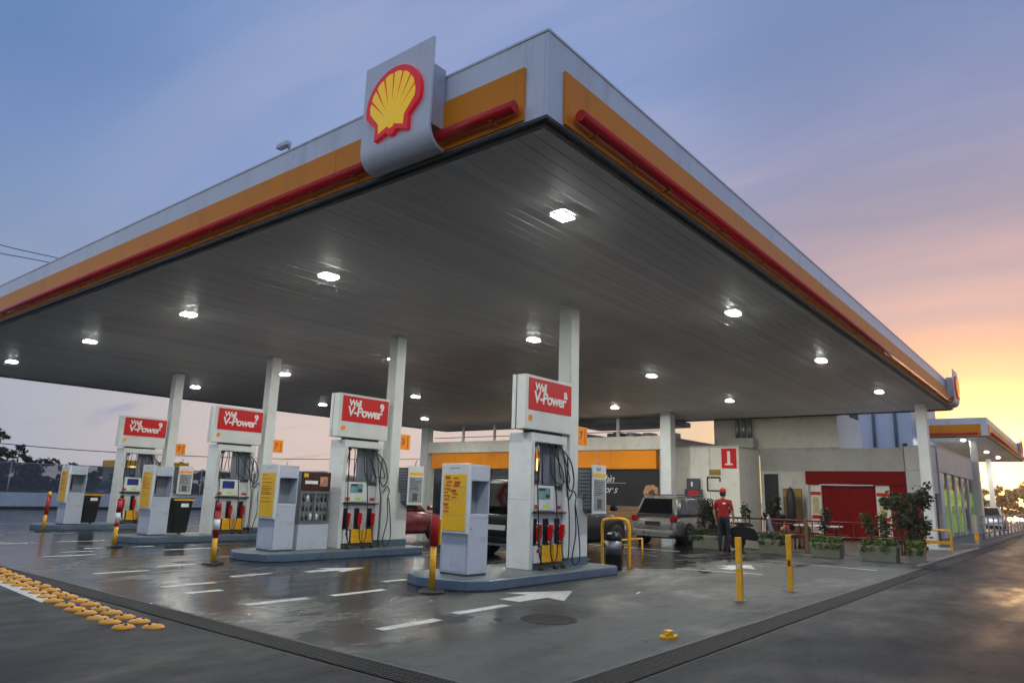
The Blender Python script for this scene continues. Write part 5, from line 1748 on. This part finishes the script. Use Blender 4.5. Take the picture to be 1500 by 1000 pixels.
# head details
B().lathe([(0.0, 0.0), (0.012, 0.002), (0.02, 0.02), (0.012, 0.05), (0, 0.052)], 10, (0.105, 0, 1.60)).build('nose', 'skin', body)
for s in (1, -1):
    B().lathe([(0.0, -0.012), (0.03, -0.008), (0.034, 0), (0.026, 0.008), (0, 0.012)], 12, (0.0, s * 0.082, 1.63), 'y').build('ear', 'skin', body)
    B().lathe([(0, -0.006), (0.009, -0.004), (0.009, 0.004), (0, 0.006)], 8, (0.088, s * 0.032, 1.65), 'x').build('eye', 'black', body)
B().box(0.086, 0.094, -0.025, 0.025, 1.572, 1.582, 0.003).build('mouth', 'redpaint', body)
hb = B()
hb.lathe([(0.074, 1.555), (0.087, 1.60), (0.090, 1.66), (0.088, 1.70), (0.05, 1.72)], 20, (-0.004, 0, 0))
for v in hb.bm.verts:
    if v.co.x > 0.03:
        v.co.x = 0.03 + (v.co.x - 0.03) * 0.55
hb.build('hair', 'hair', person)
cb = B()
cb.lathe([(0.094, 1.672), (0.096, 1.70), (0.088, 1.745), (0.06, 1.78), (0.02, 1.793), (0.0, 1.794)], 20, (0.006, 0, 0))
cb.prism([(0.07, -0.07), (0.16, -0.055), (0.185, 0.0), (0.16, 0.055), (0.07, 0.07)], 'z', 1.672, 1.682)
cb.build('cap', 'red', person)
B().lathe([(0.064, 1.452), (0.070, 1.47), (0.066, 1.492)], 18, (-0.004, 0, 0)).build('collar', 'shirt', person)
B().box(-0.132, -0.118, -0.10, -0.02, 1.33, 1.37, 0.004).build('back_print', 'wletter', person)

# ================================================================ far left: wall, fence, cars, trees
t = thing('boundary_wall', 'low pale blue boundary wall at the far left', 'wall', (-20, 41.5, 0))
for i in range(14):
    B().box(i * 4.0 + 0.01, i * 4.0 + 3.99, 0, 0.25, 0.12, 0.80, 0.015).build('wall_panel', 'barrier', t)
B().box(0, 56, -0.06, 0.3, 0, 0.118).build('dark_base', 'gap', t)
t = thing('mesh_fence', 'tall grey mesh fence standing behind the low wall', 'fence', (-20, 42.3, 0))
for i in range(23):
    B().tube([(i * 2.5, 0, 0), (i * 2.5, 0, 2.3)], 0.035, 6).build('post', 'galv', t)
    if i < 22:
        B().box(i * 2.5 + 0.05, i * 2.5 + 2.45, -0.004, 0.004, 0.85, 2.25).build('mesh_panel', 'meshf', t)
for z in (0.85, 2.25):
    B().tube([(0, 0.03, z), (55, 0.03, z)], 0.022, 6).build('rail', 'galv', t)
b = B()
rnd = random.Random(5)
leaves(b, [(x, 43.4, 0.55, 0.9, 0.5, 0.4) for x in range(-18, 36, 1)], 2600, 0.22, rnd=rnd)
b.build('verge_grass', leaf_mat('verge', (60, 66, 24), (96, 92, 40)), kind='stuff')


def shed(label, x, y, w, d, h, m_, rz=0):
    t = thing('storage_shed', label, 'shed', (x, y, 0), rz, 'sheds beyond the fence')
    B().box(0, w, 0, d, 0, h, 0.02).build('wall', m_, t)
    B().prism([(-0.1, h), (w / 2, h + 0.45), (w + 0.1, h)], 'y', -0.15, d + 0.15).build('roof', 'galv', t)
    B().box(w * 0.3, w * 0.6, -0.03, -0.001, 0, 2.0).build('door', 'darkgrey', t)
    B().box(w * 0.7, w * 0.9, -0.03, -0.001, 1.1, 1.8).build('window', 'glass', t)


shed('low pale shed seen between the third and second pumps', 40, 60, 9, 5, 2.7, 'wall')
t = thing('lit_kiosk', 'far kiosk with warm lit fascia seen through the farthest pump', 'building', (25.5, 60, 0))
B().box(0, 5, 0, 4, 0, 2.5).build('wall', 'wallg', t)
B().box(-0.1, 5.1, -0.2, 4.1, 2.5, 3.2, 0.02).build('fascia', 'yelpaint', t)
B().box(0.2, 4.8, -0.205, -0.2005, 2.62, 2.74).build('lit_strip', emission('strip_warm', (255, 224, 150), 1.2), t)
B().box(0.5, 2.2, -0.02, -0.001, 0.8, 2.1).build('window', 'glass', t)
B().box(2.8, 4.4, -0.02, -0.001, 0.8, 2.1).build('window', 'glass', t)
t = thing('work_lamp', 'white lit lamp on a pole behind the fence at left', 'lamp', (11.9, 47, 0))
B().tube([(0, 0, 0), (0, 0, 2.0)], 0.03).build('pole', 'galv', t)
B().box(-0.05, 0.75, -0.06, 0.06, 1.98, 2.12, 0.02).build('head', 'galv', t)
B().box(0, 0.7, -0.066, -0.0605, 2.0, 2.1).build('lens', emission('lamp_cool', (240, 246, 255), 2.0), t)


def tree(name, label, loc, h, blobs, n, size, m_, seed, group):
    rnd = random.Random(seed)
    t = thing(name, label, 'tree', loc, rnd.uniform(0, 6), group)
    b = B()
    b.tube(spline([(0, 0, 0), (rnd.uniform(-.1, .1), 0.05, h * 0.4), (0, 0, h * 0.92)], 5), [0.03 * h * (1 - 0.085 * i) for i in range(11)], 8)
    for k in range(7):
        z = h * rnd.uniform(0.25, 0.8)
        a = rnd.uniform(0, 6.28)
        r = (1 - z / h) * h * 0.35 + 0.2
        b.tube([(0, 0, z), (math.cos(a) * r * 0.6, math.sin(a) * r * 0.6, z + r * 0.25), (math.cos(a) * r, math.sin(a) * r, z + r * 0.35)], [0.012 * h * (1 - z / h) + 0.02, 0.02, 0.008], 5)
    b.build('trunk', 'bark', t)
    b = B()
    leaves(b, blobs(rnd, h), n, size, rnd=rnd)
    b.build('crown', m_, t)
    return t


def conifer(rnd, h):
    out = []
    for i in range(26):
        z = h * (0.16 + 0.84 * (i + rnd.random()) / 26)
        r = max(0.12, (1.02 - z / h) * h * 0.34)
        a = rnd.uniform(0, 6.28)
        out.append((math.cos(a) * r * 0.7, math.sin(a) * r * 0.7, z, r * 0.55 + 0.1, r * 0.55 + 0.1, r * 0.18 + 0.12))
    return out


def roundcrown(rnd, h):
    out = []
    for i in range(16):
        a = rnd.uniform(0, 6.28)
        z = h * rnd.uniform(0.3, 0.92)
        r = h * 0.42 * math.sqrt(max(0.1, 1 - ((z / h - 0.55) / 0.5) ** 2))
        q = rnd.uniform(0.2, 0.85) * r
        s = h * rnd.uniform(0.10, 0.20)
        out.append((math.cos(a) * q, math.sin(a) * q, z, s, s, s * 0.75))
    return out


def bulk(rnd, h):
    out = []
    for i in range(34):
        z = h * (0.1 + 0.9 * (i + rnd.random()) / 34)
        r = max(0.15, (1.03 - z / h) ** 0.7 * h * 0.52)
        a = rnd.uniform(0, 6.28)
        q = rnd.uniform(0.5, 1.0)
        out.append((math.cos(a) * r * q, math.sin(a) * r * q, z, r * 0.32 + 0.15, r * 0.32 + 0.15, 0.22))
    return out


G1 = 'dark trees beyond the fence'
tree('conifer_tree', 'tallest dark conifer at the left edge beyond the fence', (18.9, 70, 0), 6.0, bulk, 3600, 0.36, 'leaff', 31, G1)
tree('conifer_tree', 'lower dark conifer right of the tallest at left', (21.4, 71, 0), 4.3, bulk, 2200, 0.32, 'leaff', 32, G1)
for i, (x, y, h) in enumerate(((25, 76, 3.6), (28.2, 78, 3.2), (31.5, 80, 3.0), (35.5, 82, 3.3), (38.0, 82, 4.1), (40.2, 83, 3.6), (42.0, 84, 4.4), (45.5, 86, 3.2), (50, 88, 3.4), (54, 90, 3.0), (59, 92, 3.3))):
    tree('background_tree', ('dark far tree %s of the low tree line left of the orange shop' % ['first', 'second', 'third', 'fourth', 'fifth', 'sixth', 'seventh', 'eighth', 'ninth', 'tenth', 'eleventh'][i]) , (x, y, 0), h, conifer if i in (4, 6) else roundcrown, 700, 0.36, 'leaff', 40 + i, G1)
for i, (x, y, h) in enumerate(((9.5, 56, 2.2), (12.5, 57, 2.4), (15.4, 56, 2.1), (18.2, 57, 2.3), (20.6, 58, 1.9), (24.0, 58, 2.1))):
    tree('background_tree', 'low dark bushy tree behind the mesh fence, %s from the left' % ORD[i], (x, y, 0), h, roundcrown, 900, 0.26, 'leaff', 80 + i, G1)
G2 = 'trees on the sunset horizon'
for i, (x, y, h) in enumerate(((128, 19, 3.9), (130, 16.0, 4.6), (126, 13.2, 4.3), (133, 11.0, 5.2), (128, 8.6, 4.8), (131, 6.4, 5.8), (129, 4.0, 5.6), (134, 1.4, 6.4), (129, -1.5, 6.2), (131, -4.5, 6.4), (132, 22.5, 4.2), (128, -8, 6.2))):
    tree('background_tree', 'sunset horizon tree, %s from the left behind the white car' % ['second', 'third', 'fourth', 'fifth', 'sixth', 'seventh', 'eighth', 'ninth', 'tenth', 'eleventh', 'first', 'twelfth'][i], (x, y, 0), h, roundcrown, 1500, 0.5, 'leaff', 60 + i, G2)
b = B()
leaves(b, [(124 + random.uniform(-1, 1), y * 1.0, 0.9, 1.5, 1.5, 1.0) for y in range(-14, 26)], 5000, 0.5, rnd=random.Random(9))
b.build('far_scrub', 'leaff', kind='stuff')
b = B()
for i in range(60):
    pass
leaves(b, [(x, 74 + 0.2 * x * 0.3, 0.9, 1.6, 1.2, 0.9) for x in range(6, 62)], 5200, 0.4, rnd=random.Random(10))
b.build('far_hedge', 'leaff', kind='stuff')

# overhead cables
for lab, pts in (('long sagging overhead cable at the far left', [(-2, 60, 4.9), (14, 60, 4.0), (24.65, 60, 3.75), (40, 60, 4.1), (60, 60, 5.2)]),
                 ('upper thin overhead cable behind the canopy edge', [(-10, 60, 18.3), (12.2, 60, 18.05), (18.6, 60, 18.1), (40, 60, 18.9)]),
                 ('lower of the two high cables behind the canopy edge', [(-10, 60.5, 17.9), (12.2, 60.5, 17.55), (18.6, 60.5, 17.75), (40, 60.5, 18.6)])):
    tag(B().tube(spline(pts, 8), 0.03, 6).build('overhead_cable', 'cable'), lab, 'cable')

# scraps of litter on the forecourt
for lab, x, y, m_, sz in (('crumpled white paper scrap on the ground right of the nearest island', 10.1, 5.55, 'wletter', 0.05), ('small white scrap left of the nearest painted arrow', 7.1, 7.0, 'wletter', 0.03)):
    b = B()
    rnd = random.Random(x)
    vs = [b.bm.verts.new((math.cos(a) * sz * rnd.uniform(0.6, 1.3), math.sin(a) * sz * rnd.uniform(0.5, 1.2), rnd.uniform(0.002, sz * 0.6))) for a in (0, 1, 2, 3, 4, 5)]
    c0 = b.bm.verts.new((0, 0, sz * 0.7))
    for k in range(6):
        b._f([vs[k], vs[(k + 1) % 6], c0])
    tag(b.build('paper_scrap', m_, None, (x, y, 0.0)), lab, 'litter')

# ================================================================ scattering volume, added to tint the horizon trees with orange sun glare
b = B()
b.box(-80, 170, -80, 130, -1.2, 26)
hz = bpy.data.materials.new('glare_haze')
hz.use_nodes = True
hz.node_tree.nodes.clear()
pv = hz.node_tree.nodes.new('ShaderNodeVolumePrincipled')
pv.inputs['Color'].default_value = (1.0, 0.95, 0.9, 1)
pv.inputs['Density'].default_value = 0.0006
pv.inputs['Anisotropy'].default_value = 0.86
ho = hz.node_tree.nodes.new('ShaderNodeOutputMaterial')
hz.node_tree.links.new(pv.outputs[0], ho.inputs['Volume'])
M['glare_haze'] = hz
b.build('glare_haze', 'glare_haze', kind='stuff')
